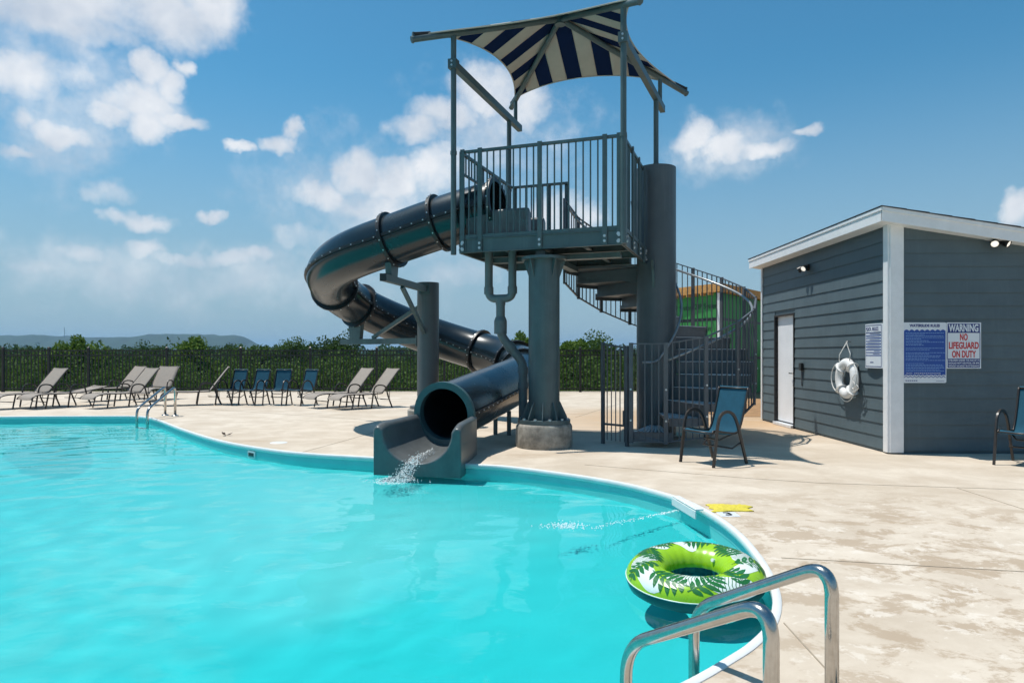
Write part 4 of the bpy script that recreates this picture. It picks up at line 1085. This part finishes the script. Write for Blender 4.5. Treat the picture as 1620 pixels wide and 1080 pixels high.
for a in (135, 225, 315):
    mb = MB(); sag = .10 if a == 315 else .03
    mb.tube([on(a+90*i/14, Rm+rm+.010+(.16 if a == 315 else .03)*math.sin(PI*i/14), -.01) for i in range(15)], .008, 6); mb.build('grab_rope', M_['rope'], lr, smooth=180)
hk = LC+Vector((.045, .03, .55))
mb = MB(); mb.tube([on(118, Rm+rm, -.03), on(112, .40, -.02), hk+Vector((-.03, .01, 0)), hk+Vector((-.03, -.02, .01)), on(62, .40, -.02), on(55, Rm+rm, -.03)], .008, 6); mb.build('hanging_rope', M_['rope'], lr, smooth=180)
mb = MB(); mb.tube(catmull([on(205, .30, -.05), on(200, .36, -.06), on(168, .40, -.05), on(182, .30, -.07), on(196, .42, -.03), on(215, .33, -.04)][::1], 6), .007, 6); mb.build('rope_tail', M_['rope'], lr, smooth=180)
mb = MB(); mb.cyl(hk+Vector((.03, 0, 0)), hk+Vector((-.05, 0, .01)), .008, 8); mb.build('hook', M_['steel'], lr, smooth=40)

# ================================================================== chairs
def make_chair(label, group):
    t = thing('sling_chair', label, 'chair', group=group)
    for s in (-1, 1):
        y = .265*s
        path = catmull([(.29, y, 0), (.245, y, .30), (.215, y, .50), (.165, y, .612), (.06, y, .655), (-.055, y, .615), (-.13, y, .50), (-.185, y, .34), (-.30, y, 0)], 6)
        mb = MB(); mb.sweep(path, [(-.017, -.011), (.017, -.011), (.017, .011), (-.017, .011)], ups=Vector((0, 1, 0))); mb.build('arm_frame', M_['bronze'], t, smooth=50)
        mb = MB(); mb.tube(catmull([(.27, y*.86, .405), (.22, y*.86, .428), (0, y*.86, .395), (-.15, y*.86, .385), (-.215, y*.86, .43), (-.29, y*.86, .62), (-.375, y*.86, .93)], 6), .0125, 8); mb.build('sling_rail', M_['bronze'], t, smooth=180)
        mb = MB(); mb.tube([(.235, y, .40), (.235, y*.84, .41)], .011, 8); mb.tube([(-.16, y, .40), (-.16, y*.84, .39)], .011, 8); mb.build('joint', M_['bronze'], t, smooth=180)
    mb = MB(); mb.tube([(.262, -.225, .40), (.262, .225, .40)], .012, 8); mb.build('seat_crossbar', M_['bronze'], t, smooth=180)
    mb = MB(); mb.tube([(-.20, -.26, .27), (-.08, -.23, .20), (-.08, .23, .20), (-.20, .26, .27)], .011, 8); mb.build('rear_stretcher', M_['bronze'], t, smooth=180)
    mb = MB(); mb.tube([(-.10, -.225, .375), (.02, -.12, .30), (.02, .12, .30), (-.10, .225, .375)], .010, 8); mb.build('under_brace', M_['bronze'], t, smooth=180)
    mb = MB(); mb.tube([(-.372, -.225, .92), (-.372, .225, .92)], .011, 8); mb.build('back_crossbar', M_['bronze'], t, smooth=180)
    prof = catmull([(.275, 0, .398), (.235, 0, .43), (.12, 0, .405), (-.03, 0, .375), (-.15, 0, .372), (-.222, 0, .43), (-.295, 0, .62), (-.385, 0, .945)], 7)
    mb = MB(); ny = 8; vs_ = []
    for p in prof:
        for j in range(ny+1): k = j/ny*2-1; vs_.append(Vector((p.x-.0, k*.222, p.z-.012*(1-k*k)*(1 if p.x > -.2 else .3))))
    mb.add(vs_, [(i*(ny+1)+j, i*(ny+1)+j+1, (i+1)*(ny+1)+j+1, (i+1)*(ny+1)+j) for i in range(len(prof)-1) for j in range(ny)])
    o = mb.build('sling', M_['sling_blue'], t, smooth=180); m = o.modifiers.new('t', 'SOLIDIFY'); m.thickness = .006
    return t
GC = 'blue sling chairs'
ch0 = make_chair('blue sling armchair standing before the spiral stairs', GC)
spots = [((2.50, 8.49), (-.85, -.53), 'blue sling armchair standing before the spiral stairs'),
         ((6.42, 8.62), (-.92, -.35), 'blue sling armchair cut by the right edge, against the dark front wall')]
X = lambda px, D: (px-810)*D/1080
spots += [((X(366, 18.2), 18.2), (-.82, -.57), 'leftmost blue chair in the row of four by the black fence'),
          ((X(402, 18.2), 18.2), (-.80, -.60), 'second from left blue chair in the row of four by the fence'),
          ((X(440, 18.2), 18.15), (-.52, -.85), 'third from left blue chair in the row by the fence, turned most to the pool'),
          ((X(479, 18.2), 18.1), (-.84, -.54), 'rightmost blue chair in the row of four, next to a tan lounger')]
def facing(x, y, rel): return math.atan2(y, x)+R(rel)
for i, ((x, y), d, lab) in enumerate(spots):
    c = ch0 if i == 0 else copy_tree(ch0)
    c.location = (x, y, 0); c.rotation_euler = (0, 0, math.atan2(d[1], d[0]) if i < 2 else facing(x, y, (138, 140, 152, 134)[i-2])); c['label'] = lab
for c in [o for o in bpy.data.objects if o.name.startswith('sling_chair')]:
    if abs(c.location.x-6.42) < .01: c.location.x = 6.27; c.location.y = 8.28; c.rotation_euler.z = R(215)

def make_lounger(label, group, back):
    """back: backrest angle in degrees above flat"""
    t = thing('chaise_lounge', label, 'lounger', group=group); a = R(back); hx, hz = -.12, .365
    def bk(d, off=0): return Vector((hx-math.cos(a)*d-math.sin(a)*off, 0, hz+math.sin(a)*d+math.cos(a)*off))
    seat = catmull([(1.06, 0, .235), (1.01, 0, .30), (.90, 0, .345), (.70, 0, .36), (.35, 0, .352), (hx, 0, hz)], 6)
    for s in (-1, 1):
        y = .30*s; yy = Vector((0, y, 0))
        mb = MB(); mb.tube([p+yy for p in seat], .014, 8); mb.build('seat_rail', M_['bronze'], t, smooth=180)
        e = bk(.72); mb = MB(); mb.tube(catmull([bk(0)+yy, bk(.3)+yy, bk(.62)+yy, bk(.74, .02)+yy, bk(.80, .0)+yy+Vector((-.02, 0, -.015))], 5), .014, 8); mb.build('back_rail', M_['bronze'], t, smooth=180)
        mb = MB(); mb.bar((.66, y*1.0, .35), (.74, y*1.06, 0), .028, .022); mb.build('leg', M_['bronze'], t)
        mb = MB(); mb.sweep(catmull([(.20, y*1.07, 0), (.145, y*1.07, .36), (.10, y*1.07, .52), (.0, y*1.07, .575), (-.16, y*1.07, .555), (-.23, y*1.07, .47), (-.28, y*1.07, .30), (-.40, y*1.07, 0)], 6), [(-.016, -.010), (.016, -.010), (.016, .010), (-.016, .010)], ups=Vector((0, 1, 0))); mb.build('arm_leg_frame', M_['bronze'], t, smooth=50)
        mb = MB(); mb.tube([bk(.34)+yy*.97, Vector((-.34, y*.97, .20)), Vector((-.08, y*.97, .22))], .009, 6); mb.build('back_support', M_['bronze'], t, smooth=180)
    for x, z in ((.70, .17), (-.34, .20), (.15, .345)):
        mb = MB(); mb.tube([(x, -.31, z), (x, .31, z)], .010, 8); mb.build('crossbar', M_['bronze'], t, smooth=180)
    def sheet(prof, name, par=t):
        mb = MB(); ny = 6; vs_ = []
        for p in prof:
            for j in range(ny+1): k = j/ny*2-1; vs_.append(Vector((p.x, k*.292, p.z+.006-.012*(1-k*k))))
        mb.add(vs_, [(i*(ny+1)+j, i*(ny+1)+j+1, (i+1)*(ny+1)+j+1, (i+1)*(ny+1)+j) for i in range(len(prof)-1) for j in range(ny)])
        o = mb.build(name, M_['sling_tan'], par, smooth=180); m = o.modifiers.new('t', 'SOLIDIFY'); m.thickness = .006; return o
    sheet(seat, 'seat_sling')
    bs = sheet(catmull([bk(.02), bk(.3, -.01), bk(.60), bk(.74, .022), bk(.81, -.005)], 6), 'back_sling')
    mb = MB(); mb.tube([bk(.64, .014+.012*math.cos(k))+Vector((-.02*math.cos(k), .22*k/1.2, 0)) for k in [-1.2+2.4*i/12 for i in range(13)]], .007, 6); mb.build('pillow_seam', M_['sling_tan'], bs, smooth=180)
    return t
GLN = 'tan sling loungers by the fence'
up = make_lounger('x', GLN, 50); flat = make_lounger('x', GLN, 9); edge_ = make_lounger('x', GLN, 54)
L = [(up, (57, 17.5), (-.80, -.60), 'tan lounger at the far left edge, backrest raised, foot end out of frame'),
     (flat, (108, 17.6), (-.82, -.57), 'tan lounger lying almost flat between two raised loungers at left'),
     (None, (204, 17.7), (-.82, -.57), 'tan lounger with raised back behind the far pool ladder, nearest of its cluster'),
     (None, (190, 20.2), (-.80, -.6), 'tan lounger half hidden behind another, foot end towards the pool'),
     (None, (251, 20.2), (-.42, -.91), 'tall backed tan lounger turned to face the pool, beside the black fence'),
     (edge_, (324, 18.3), (-.985, .17), 'tan lounger seen edge on, alone left of the blue chairs'),
     (None, (548, 17.7), (-.80, -.60), 'tan lounger right of the blue chairs, left one of a pair'),
     (None, (588, 17.3), (-.80, -.60), 'tan lounger beside the slide post, right one of a pair')]
for proto, (px, D), d, lab in L:
    c = proto if proto else copy_tree(up)
    c.location = (X(px, D), D, 0); c.rotation_euler = (0, 0, facing(X(px, D), D, 92 if proto is edge_ else 152 if px == 251 else 121)); c['label'] = lab

# ================================================================== ladders
def ladder(name, label, legs, off, rad, topz, lowz, seg=14):
    t = thing(name, label, 'pool ladder', legs[0])
    ends = []
    for q in legs:
        a = Vector(q); b = a+Vector(off); d = (b-a)
        pts = roundpath([a+ZX*.004, a+ZX*topz, b+ZX*lowz, b-ZX*1.05], .125, 12)
        mb = MB(); mb.tube(pts, rad, seg); r = mb.build('rail', M_['steel'], t, smooth=180); ends.append(b)
        mb = MB(); mb.lathe([(rad, .0), (rad+.05, .003), (rad+.045, .012), (rad+.006, .028), (rad, .028)], a, 24); mb.build('escutcheon', M_['steel'], r, smooth=40)
    for z in (-.35, -.62, -.89):
        mb = MB(); mb.bar(ends[0]+ZX*z, ends[1]+ZX*z, .075, .03); mb.build('step', M_['vent'], t, bevel=.006)
ladder('pool_ladder', 'stainless steel pool ladder rails in the near right foreground', [(1.148, 2.45, 0), (.786, 2.07, 0)], (-.348, .55, 0), .0242, .60, .235, 20)
ladder('pool_ladder', 'small far pool ladder at the left end beside the tan loungers', [(-7.66, 15.08, 0), (-7.36, 14.92, 0)], (-.05, -1.05, 0), .026, .64, .22)

# ================================================================== swim ring
FC = Vector((1.14, 4.26, WZ+.085)); RM, rm = .295, .128
fl = thing('swim_ring', 'lime green inflatable swim ring with tropical leaf print floating by the pool edge', 'swim ring', FC, R(-20))
tilt = Matrix.Rotation(R(4), 4, 'X') @ Matrix.Rotation(R(-3), 4, 'Y')
def tor(th, ps, off=0):
    rr_ = rm+off; inner = max(0, -math.cos(ps)); k = 1+.014*inner*math.cos(22*th+1.5*math.sin(3*th))+.006*math.cos(13*th+1)
    v = Vector(((RM+rr_*k*math.cos(ps))*math.cos(th), (RM+rr_*k*math.cos(ps))*math.sin(th), rr_*k*math.sin(ps)*.84))
    return Matrix.Translation(FC) @ tilt @ v
def half(p0, p1, m, name):
    nu, nv = 156, 20; mb = MB()
    vs_ = [tor(2*PI*i/nu, p0+(p1-p0)*j/nv) for i in range(nu) for j in range(nv+1)]
    mb.add(vs_, [(i*(nv+1)+j, ((i+1) % nu)*(nv+1)+j, ((i+1) % nu)*(nv+1)+j+1, i*(nv+1)+j+1) for i in range(nu) for j in range(nv)]); return mb.build(name, M_[m], fl, smooth=180)
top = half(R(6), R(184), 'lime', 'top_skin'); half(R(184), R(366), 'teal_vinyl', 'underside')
mb = MB(); mb.tube([tor(2*PI*i/90, R(6), .001) for i in range(90)], .0035, 6, closed=True); mb.build('welded_seam', M_['leafwhite'], fl, smooth=180)
def leafpatch(polys, th0, ps0, rot, sc, off, m, name):
    """flat print: polygons in leaf units wrapped on to the ring"""
    mb = MB(); c, s = math.cos(rot), math.sin(rot)
    for pl in polys:
        vs_ = []
        for x, y in pl:
            a, b = (x*c-y*s)*sc, (x*s+y*c)*sc
            ps = ps0+b/rm; ps = min(R(182), max(R(8), ps)); vs_.append(tor(th0+a/(RM+rm*.6), ps, off))
        mb.add(vs_, [tuple(range(len(vs_)))] if len(vs_) < 5 else [(0, i, i+1) for i in range(1, len(vs_)-1)])
    return mb.build(name, M_[m], top)
def palm(n=6, w=.135):
    out = []
    for i in range(n):
        k = (i+.5)/n; x = -.9+1.7*k; l = .62*math.sin(PI*(.12+.80*k))+.1
        for sg in (-1, 1):
            q = 4; pts_a = []; pts_b = []
            for j in range(q):
                f0, f1 = j/q, (j+1)/q
                def pt(f, sd): return (x+.42*f*l*1.0+sd*w*math.sin(PI*min(1, .15+f*.85))*(1-.15*f), sg*l*f)
                out.append([pt(f0, -1), pt(f0, 1), pt(f1, 1), pt(f1, -1)])
    q = 8
    for j in range(q):
        x0, x1 = -1+2*j/q, -1+2*(j+1)/q; out.append([(x0, -.025), (x1, -.025), (x1, .025), (x0, .025)])
    return out
def oval(a=1, b=.5, rows=6, n=14):
    out = []
    for i in range(n):
        for j in range(rows):
            def pt(u, v): x = -a+2*a*u; h = b*math.sqrt(max(0, 1-(x/a)**2))*(1+.08*math.sin(9*u)); return (x, -h+2*h*v)
            out.append([pt(i/n, j/rows), pt((i+1)/n, j/rows), pt((i+1)/n, (j+1)/rows), pt(i/n, (j+1)/rows)])
    return out
def veins(n=12):
    out = []
    for i in range(n):
        k = (i+.5)/n; x = -.85+1.6*k; l = .44*math.sqrt(max(0, 1-(x)**2))
        for sg in (-1, 1):
            for j in range(3): f0, f1 = j/3, (j+1)/3; out.append([(x+.25*l*f0-.016, sg*l*f0), (x+.25*l*f0+.016, sg*l*f0), (x+.25*l*f1+.013, sg*l*f1), (x+.25*l*f1-.013, sg*l*f1)])
    return out
rl = random.Random(11)
for i in range(9):
    th = 2*PI*i/9+.15; ps = R(52 if i % 2 else 84)
    leafpatch(oval(1, .46), th, ps, rl.uniform(-.9, .9), .135+.03*rl.random(), .0012, 'leafwhite', 'leaf_print')
    if i % 3 != 1:
        rl2 = random.Random(11+i); 
    leafpatch(palm(), th+.34, R(70+25*rl.uniform(-1, 1)), rl.uniform(-1.6, 1.6), .125+.03*rl.random(), .0026, 'leafdark', 'leaf_print')
rl = random.Random(11)
for i in range(9):
    th = 2*PI*i/9+.15; ps = R(52 if i % 2 else 84); ro = rl.uniform(-.9, .9); sc = .135+.03*rl.random(); rl.uniform(-1, 1); rl.uniform(-1, 1); rl.random()
    if i % 3 != 2: leafpatch(veins(), th, ps, ro, sc, .0020, 'leafdark', 'leaf_print')
mb = MB(); mb.cyl(tor(.6, R(150), 0), tor(.6, R(150), .02), .012, 10); mb.build('air_valve', M_['leafwhite'], fl, smooth=40)

# ================================================================== fence
FY = 24.35
fence = thing('metal_fence', 'black metal picket fence along the far side of the pool deck', 'fence', (-6, FY, 0))
pxs = [-210, -95, 5, 77.5, 140, 264, 381, 491, 596, 703, 810, 918, 1026, 1134, 1240]
fx = [X(p, FY) for p in pxs]
for x in fx:
    mb = MB(); mb.box((x, FY, .79), (.08, .08, 1.58)); po = mb.build('fence_post', M_['fence'], fence)
    mb = MB(); mb.add([(x-.042, FY-.042, 1.58), (x+.042, FY-.042, 1.58), (x+.042, FY+.042, 1.58), (x-.042, FY+.042, 1.58), (x, FY, 1.62)], [(3, 2, 1, 0), (0, 1, 4), (1, 2, 4), (2, 3, 4), (3, 0, 4)]); mb.build('post_cap', M_['fence'], po)
pk = MB().box((0, 0, .5), (.033, .022, 1)).mesh('picket', M_['fence'])
for a, b in zip(fx[:-1], fx[1:]):
    for z in (1.48, 1.31, .12):
        mb = MB(); mb.box(((a+b)/2, FY, z), (b-a-.065, .03, .042)); r = mb.build('fence_rail', M_['fence'], fence)
    k = int((b-a)/.118)
    for i in range(1, k): inst('picket', pk, fence, Matrix.Translation((a+(b-a)*i/k, FY+.0, .06)) @ Matrix.Diagonal((1, 1, 1.43, 1)))

# ================================================================== unfinished building behind the stairs
KC = Vector((X(1138, 21), 21, 0)); KT = 1.35+(560-462)*21/1080
bld = thing('unfinished_building', 'unfinished building in green sheathing with bare plywood roof edge behind the stairs', 'building', KC)
la = Vector((-.45, .89, 0)); lb_ = Vector((.6, .8, 0)); LA, LB = 2.6, 6.5
cor = [KC, KC+lb_*LB, KC+lb_*LB+la*LA, KC+la*LA]
mb = MB(); mb.prism(cor, ZX*KT); wl = mb.build('sheathing_wall', M_['zip'], bld)
nl = Vector((la.y, -la.x, 0)); nl = nl if nl.y < 0 else -nl; nr = Vector((lb_.y, -lb_.x, 0)); nr = nr if nr.y < 0 else -nr
mb = MB(); mb.bar(KC+nl*.02+nr*.02+ZX*.02, KC+nl*.02+nr*.02+ZX*(KT-.02), .10, .10, up=nl); mb.build('corner_trim', M_['white'], bld)
ex = [KC+(nl+nr)*.22, KC+lb_*LB+nr*.22, cor[2], KC+la*LA+nl*.22]
mb = MB(); mb.prism([p+ZX*(KT+.005) for p in ex], ZX*.26); mb.build('plywood_roof_edge', M_['ply'], bld)
for i in range(8):
    p = KC+la*(LA*(i+.5)/8)+nl*.11; mb = MB(); mb.bar(p+ZX*(KT-.04), p+nl*.2+ZX*(KT-.04), .04, .09); mb.build('rafter_tail', M_['ply'], bld)
for z in (1.22, 2.44):
    mb = MB(); mb.bar(KC+nl*.006+la*.1+ZX*z, KC+la*LA+nl*.006+ZX*z, .004, .09); mb.build('seam_tape', M_['black'], bld)
    mb = MB(); mb.bar(KC+nr*.006+lb_*.1+ZX*z, KC+lb_*LB+nr*.006+ZX*z, .004, .09); mb.build('seam_tape', M_['black'], bld)
mb = MB(); mb.bar(KC+la*1.22+nl*.008+ZX*.1, KC+la*1.22+nl*.008+ZX*(KT-.1), .09, .004, up=nl); mb.build('seam_tape', M_['black'], bld)
# printed lettering on the sheathing, facing the left side
tm = basis(-la, ZX, nl, Vector((0, 0, 0)))
for i, z in enumerate((2.85, 2.15, 1.7)):
    for j in range(2):
        w_ = tm.copy(); w_.translation = KC+la*(.55+1.15*j+.3*(i % 2))+nl*.009+ZX*z; text('ZIP System', .24, w_, 'printed_lettering', M_['black'], wl)

# ================================================================== small things
dm = thing('depth_marker', 'white deck tile with a black depth figure at the pool edge', 'depth marker', gp(1153, 814))
c = gp(1152, 813.5); mb = MB(); mb.box(c+ZX*.002, (.16, .16, .004)); mb.build('tile', M_['signwhite'], dm, bevel=.001)
text('3', .15, Matrix.Translation(c+ZX*.005) @ Matrix.Rotation(R(0), 4, 'Z'), 'figure', M_['black'], dm, bold=.004)
# yellow cloth lying behind it
mb = MB(); N = 26; c = gp(1155, 804); vs_ = []
for j in range(N+1):
    for i in range(N+1):
        a, b = i/N*2-1, j/N*2-1; e = max(abs(a), abs(b)); wob = 1+.5*noise.noise(Vector((a*1.5, b*1.5, 2)))
        z = .006+.022*(1-e**4)*(.6+.9*abs(noise.noise(Vector((a*3.5, b*2.2, 5))))+.5*abs(noise.noise(Vector((a*8, b*6, 1)))))
        vs_.append(c+Vector((a*.17*wob, b*.12*wob, z*.9)))
mb.add(vs_, [(j*(N+1)+i, j*(N+1)+i+1, (j+1)*(N+1)+i+1, (j+1)*(N+1)+i) for j in range(N) for i in range(N)])
o = mb.build('yellow_cloth', M_['yellow'], smooth=180); tag(o, 'crumpled yellow cloth lying on the deck behind the depth marker', 'cloth')
m = o.modifiers.new('t', 'SOLIDIFY'); m.thickness = .006
# skimmer on the far pool wall
c = gp(405, 714, -.09); n_ = Vector((.37, -.93, 0)); n_ = Vector((-.45, -.89, 0)).normalized()
sk = thing('wall_skimmer', 'square skimmer opening with white frame in the far pool wall', 'skimmer', c)
e_ = min(range(len(OUT)), key=lambda i: (OUT[i]-Vector((c.x, c.y, 0))).length); tgt = (OUT[(e_+1) % len(OUT)]-OUT[e_-1]).normalized(); n_ = Vector((tgt.y, -tgt.x, 0)); n_ = n_ if n_.y < 0 else -n_
cc = OUT[e_]+n_*.012-ZX*.135
mb = MB(); mb.bar(cc-tgt*.095, cc+tgt*.095, .02, .15); mb.build('frame', M_['vent'], sk)
mb = MB(); mb.bar(cc-tgt*.07+n_*.008, cc+tgt*.07+n_*.008, .012, .10); mb.build('opening', M_['black'], sk)
# white return box set in the coping on the right
a, b = gp(1070, 788), gp(1108, 810); t_ = (b-a).normalized(); nn_ = Vector((-t_.y, t_.x, 0)); nn_ = nn_ if nn_.x < 0 else -nn_
rbx = thing('return_fitting', 'white plastic return fitting clipped over the pool coping beside the yellow cloth', 'pool fitting', (a+b)/2)
mb = MB(); mb.bar(a+ZX*.021+nn_*.005, b+ZX*.021+nn_*.005, .075, .014); mb.build('cover', M_['vent'], rbx, bevel=.006)
mb = MB(); mb.bar(a+nn_*.040-ZX*.025, b+nn_*.040-ZX*.025, .012, .07); mb.build('face_plate', M_['vent'], rbx, bevel=.003)
for i in range(3): mb = MB(); p0 = a.lerp(b, .1)+nn_*(-.012+.018*i)+ZX*.029; p1 = a.lerp(b, .9)+nn_*(-.012+.018*i)+ZX*.029; mb.bar(p0, p1, .006, .005); mb.build('ridge', M_['vent'], rbx)
# skimmer lid flush in deck
c = gp(441, 700); mb = MB(); mb.lathe([(0, .006), (.11, .006), (.125, .004), (.13, 0)], c, 28); tag(mb.build('skimmer_lid', M_['vent'], smooth=40), 'round white skimmer lid set in the deck near the far pool edge', 'lid')
# dead leaf
c = gp(357, 689); mb = MB(); rq = random.Random(2); 
for i in range(3):
    a = i*2.1; mb.add([c+Vector((0, 0, .01)), c+Vector((.07*math.cos(a), .07*math.sin(a), .02+.03*i)), c+Vector((.11*math.cos(a+.5), .11*math.sin(a+.5), .05)), c+Vector((.05*math.cos(a+1), .05*math.sin(a+1), .025))], [(0, 1, 2, 3)])
o = mb.build('dead_leaf', M_['deadleaf']); tag(o, 'small curled dead leaf on the deck above the far pool wall', 'leaf'); o.modifiers.new('t', 'SOLIDIFY').thickness = .002
# radio mast far off
mz = at(102, 530, 2900); mast = MB(); mast.tube([(mz.x, 2900, 60), (mz.x, 2900, mz.z+34)], 1.1, 5); tag(mast.build('radio_mast', M_['stair']), 'thin radio mast on the far hill at left', 'mast')

# ================================================================== trees
class Leaves:
    """collects leaf-sized quads in arrays"""
    def __init__(s, seed): s.q = []; s.g = np.random.default_rng(seed)
    def clumps(s, c, r, n, size):
        """c (k,3) centres, r (k,3) radii, n leaves in each"""
        g = s.g; k = len(c); u = lambda a: a/np.maximum(np.linalg.norm(a, axis=-1, keepdims=True), 1e-9)
        d = u(g.normal(size=(k, n, 3))); p = (c[:, None]+d*r[:, None]*(g.random((k, n, 1))**.35)).reshape(-1, 3); m = len(p)
        a = u(g.normal(size=(m, 3))*(1, 1, .7)+(0, 0, .35)); w = u(np.cross(a, g.normal(size=(m, 3)))); q = np.cross(w, a)
        sz = size*g.uniform(.6, 1.25, (m, 1)); s.q.append(np.stack((p-w*sz*.5, p+q*sz*.35, p+w*sz*.6, p-q*sz*.35), 1))
    def crown(s, c, R_, nclump, nleaf, size):
        g = s.g; d = g.normal(size=(nclump, 3))*(1, 1, .8)+(0, 0, .25); d /= np.linalg.norm(d, axis=1, keepdims=True); Rv = np.array(R_)
        cc = np.array(c)+d*Rv*g.uniform(.45, .95, (nclump, 1)); s.clumps(cc, Rv*g.uniform(.22, .40, (nclump, 1))*(1, 1, .8), nleaf, size)
    def build(s, name, m, parent=None):
        v = np.concatenate(s.q).reshape(-1, 3)
        if parent is not None: v = v-np.array(wmat(parent).translation)
        n = len(v); me = bpy.data.meshes.new(name); me.vertices.add(n); me.vertices.foreach_set('co', v.astype(np.float32).ravel())
        me.loops.add(n); me.loops.foreach_set('vertex_index', np.arange(n, dtype=np.int32)); me.polygons.add(n//4)
        me.polygons.foreach_set('loop_start', np.arange(0, n, 4, dtype=np.int32)); me.materials.append(m); me.update(calc_edges=True); me.validate()
        o = bpy.data.objects.new(name, me); COL.objects.link(o); o.parent = parent; return o
tree_list = [  # px, py of top, distance, half-width px, leaves, label
    (120, 537, 38, 50, 'leafA', 'bright green round tree rising above the fence at far left'),
    (308, 536, 42, 46, 'leafA', 'light green tree above the fence left of the blue chairs'),
    (228, 545, 60, 50, 'leafC', 'dark green low tree between two brighter trees at left'),
    (392, 545, 55, 46, 'leafB', 'mid green tree behind the blue chairs, topping the fence'),
    (462, 543, 62, 46, 'leafB', 'mid green tree left of the slide, above the tan loungers'),
    (540, 532, 46, 50, 'leafC', 'dark green tall tree just left of the slide bend'),
    (826, 534, 44, 26, 'leafA', 'small bright tree seen between drain pipe and column'),
    (955, 527, 50, 58, 'leafB', 'big round green tree right of the central column'),
    (905, 541, 40, 42, 'leafA', 'light green bushy tree just right of the central column'),
    (730, 546, 48, 48, 'leafB', 'green tree behind the lower run of the slide')]
for i, (px, py, D, hw, lm, lab) in enumerate(tree_list):
    rg = random.Random(50+i); tp = at(px, py, D); rx = hw*D/1080; gz = -8.5; H = tp.z-gz; rz_ = min(H*.40, rx*1.5)
    t = thing('broadleaf_tree', lab, 'tree', (tp.x, D, gz), group='trees beyond the fence')
    c = Vector((tp.x, D, tp.z-rz_*.98))
    lv = Leaves(i); lv.crown(c, (rx*.92, rx*.92, rz_), 90, 300, .17); lv.build('crown', M_[lm], t)
    mb = MB(); b0 = Vector((tp.x, D, gz-.3)); pts = [b0, b0+ZX*H*.3+Vector((.15, 0, 0)), c-ZX*rz_*.3, c+ZX*rz_*.4]
    mb.sweep(catmull(pts, 4), lambda i_: circ(.30*(1-.065*i_), 8)); tk = mb.build('trunk', M_['bark'], t, smooth=180)
    for k in range(5):
        a = rg.uniform(0, 2*PI); s0 = c-ZX*rz_*rg.uniform(.2, .7); e0 = c+Vector((math.cos(a)*rx*.7, math.sin(a)*rx*.7, rz_*rg.uniform(-.2, .5)))
        mb = MB(); mb.sweep([s0, s0.lerp(e0, .5)+ZX*.2, e0], lambda i_: circ((.11, .07, .03)[i_], 6)); mb.build('limb', M_['bark'], tk, smooth=180)
# the wood behind reads as one mass
rg = random.Random(99)
for nm, cnt, Dr, nl_, sz, lm in (('woodland', 130, (30, 48), (24, 100), .15, 'leafB'), ('woodland', 190, (46, 110), (18, 60), .27, 'leafC'), ('woodland', 300, (105, 420), (10, 26), 1.0, 'leafC'), ('woodland', 500, (400, 1500), (6, 16), 4.0, 'leafC')):
    mb = Leaves(cnt)
    for i in range(cnt):
        D = Dr[0]+(Dr[1]-Dr[0])*rg.random()**(1.0 if Dr[0] < 200 else 1.4); px = rg.uniform(-330, 1400) if Dr[0] > 40 else -330+1700*(i+rg.random())/cnt
        if D < 60 and px > 1060 : px = rg.uniform(-300, 900)
        ytop = 560-(rg.uniform(-18, 5) if D < 48 else rg.uniform(-1, 13) if D < 110 else rg.uniform(4, 17) if D < 420 else rg.uniform(9, 16))
        tp = at(px, ytop, D); rx = rg.uniform(2.0, 3.4)*(1 if D < 48 else 1.3 if D < 120 else 2.2 if D < 420 else 7); rz_ = rx*rg.uniform(.85, 1.2)
        c = Vector((tp.x, D, tp.z-rz_))
        mb.crown(c, (rx, rx, rz_), nl_[0], nl_[1], sz)
        if D < 110: mb.crown(c-ZX*rz_*1.1, (rx*1.1, rx, rz_), nl_[0]//2+1, nl_[1], sz*1.2)
    tag(mb.build(nm, M_[lm]), 'dense green woodland falling away beyond the fence', 'woodland', kind='stuff')

# ================================================================== haze
mb = MB(); mb.box((0, 0, 60), (17000, 17000, 170)); hz = mb.build('haze', None)
hm = bpy.data.materials.new('haze'); hm.use_nodes = True; nt = hm.node_tree; nt.nodes.remove(nt.nodes['Principled BSDF'])
pv = nt.nodes.new('ShaderNodeVolumePrincipled'); pv.inputs['Color'].default_value = (.36, .66, 1, 1); pv.inputs['Density'].default_value = 0.00013; pv.inputs['Anisotropy'].default_value = .2
nt.links.new(pv.outputs[0], nt.nodes['Material Output'].inputs['Volume'])
hz.data.materials.clear(); hz.data.materials.append(hm); tag(hz, kind='stuff')
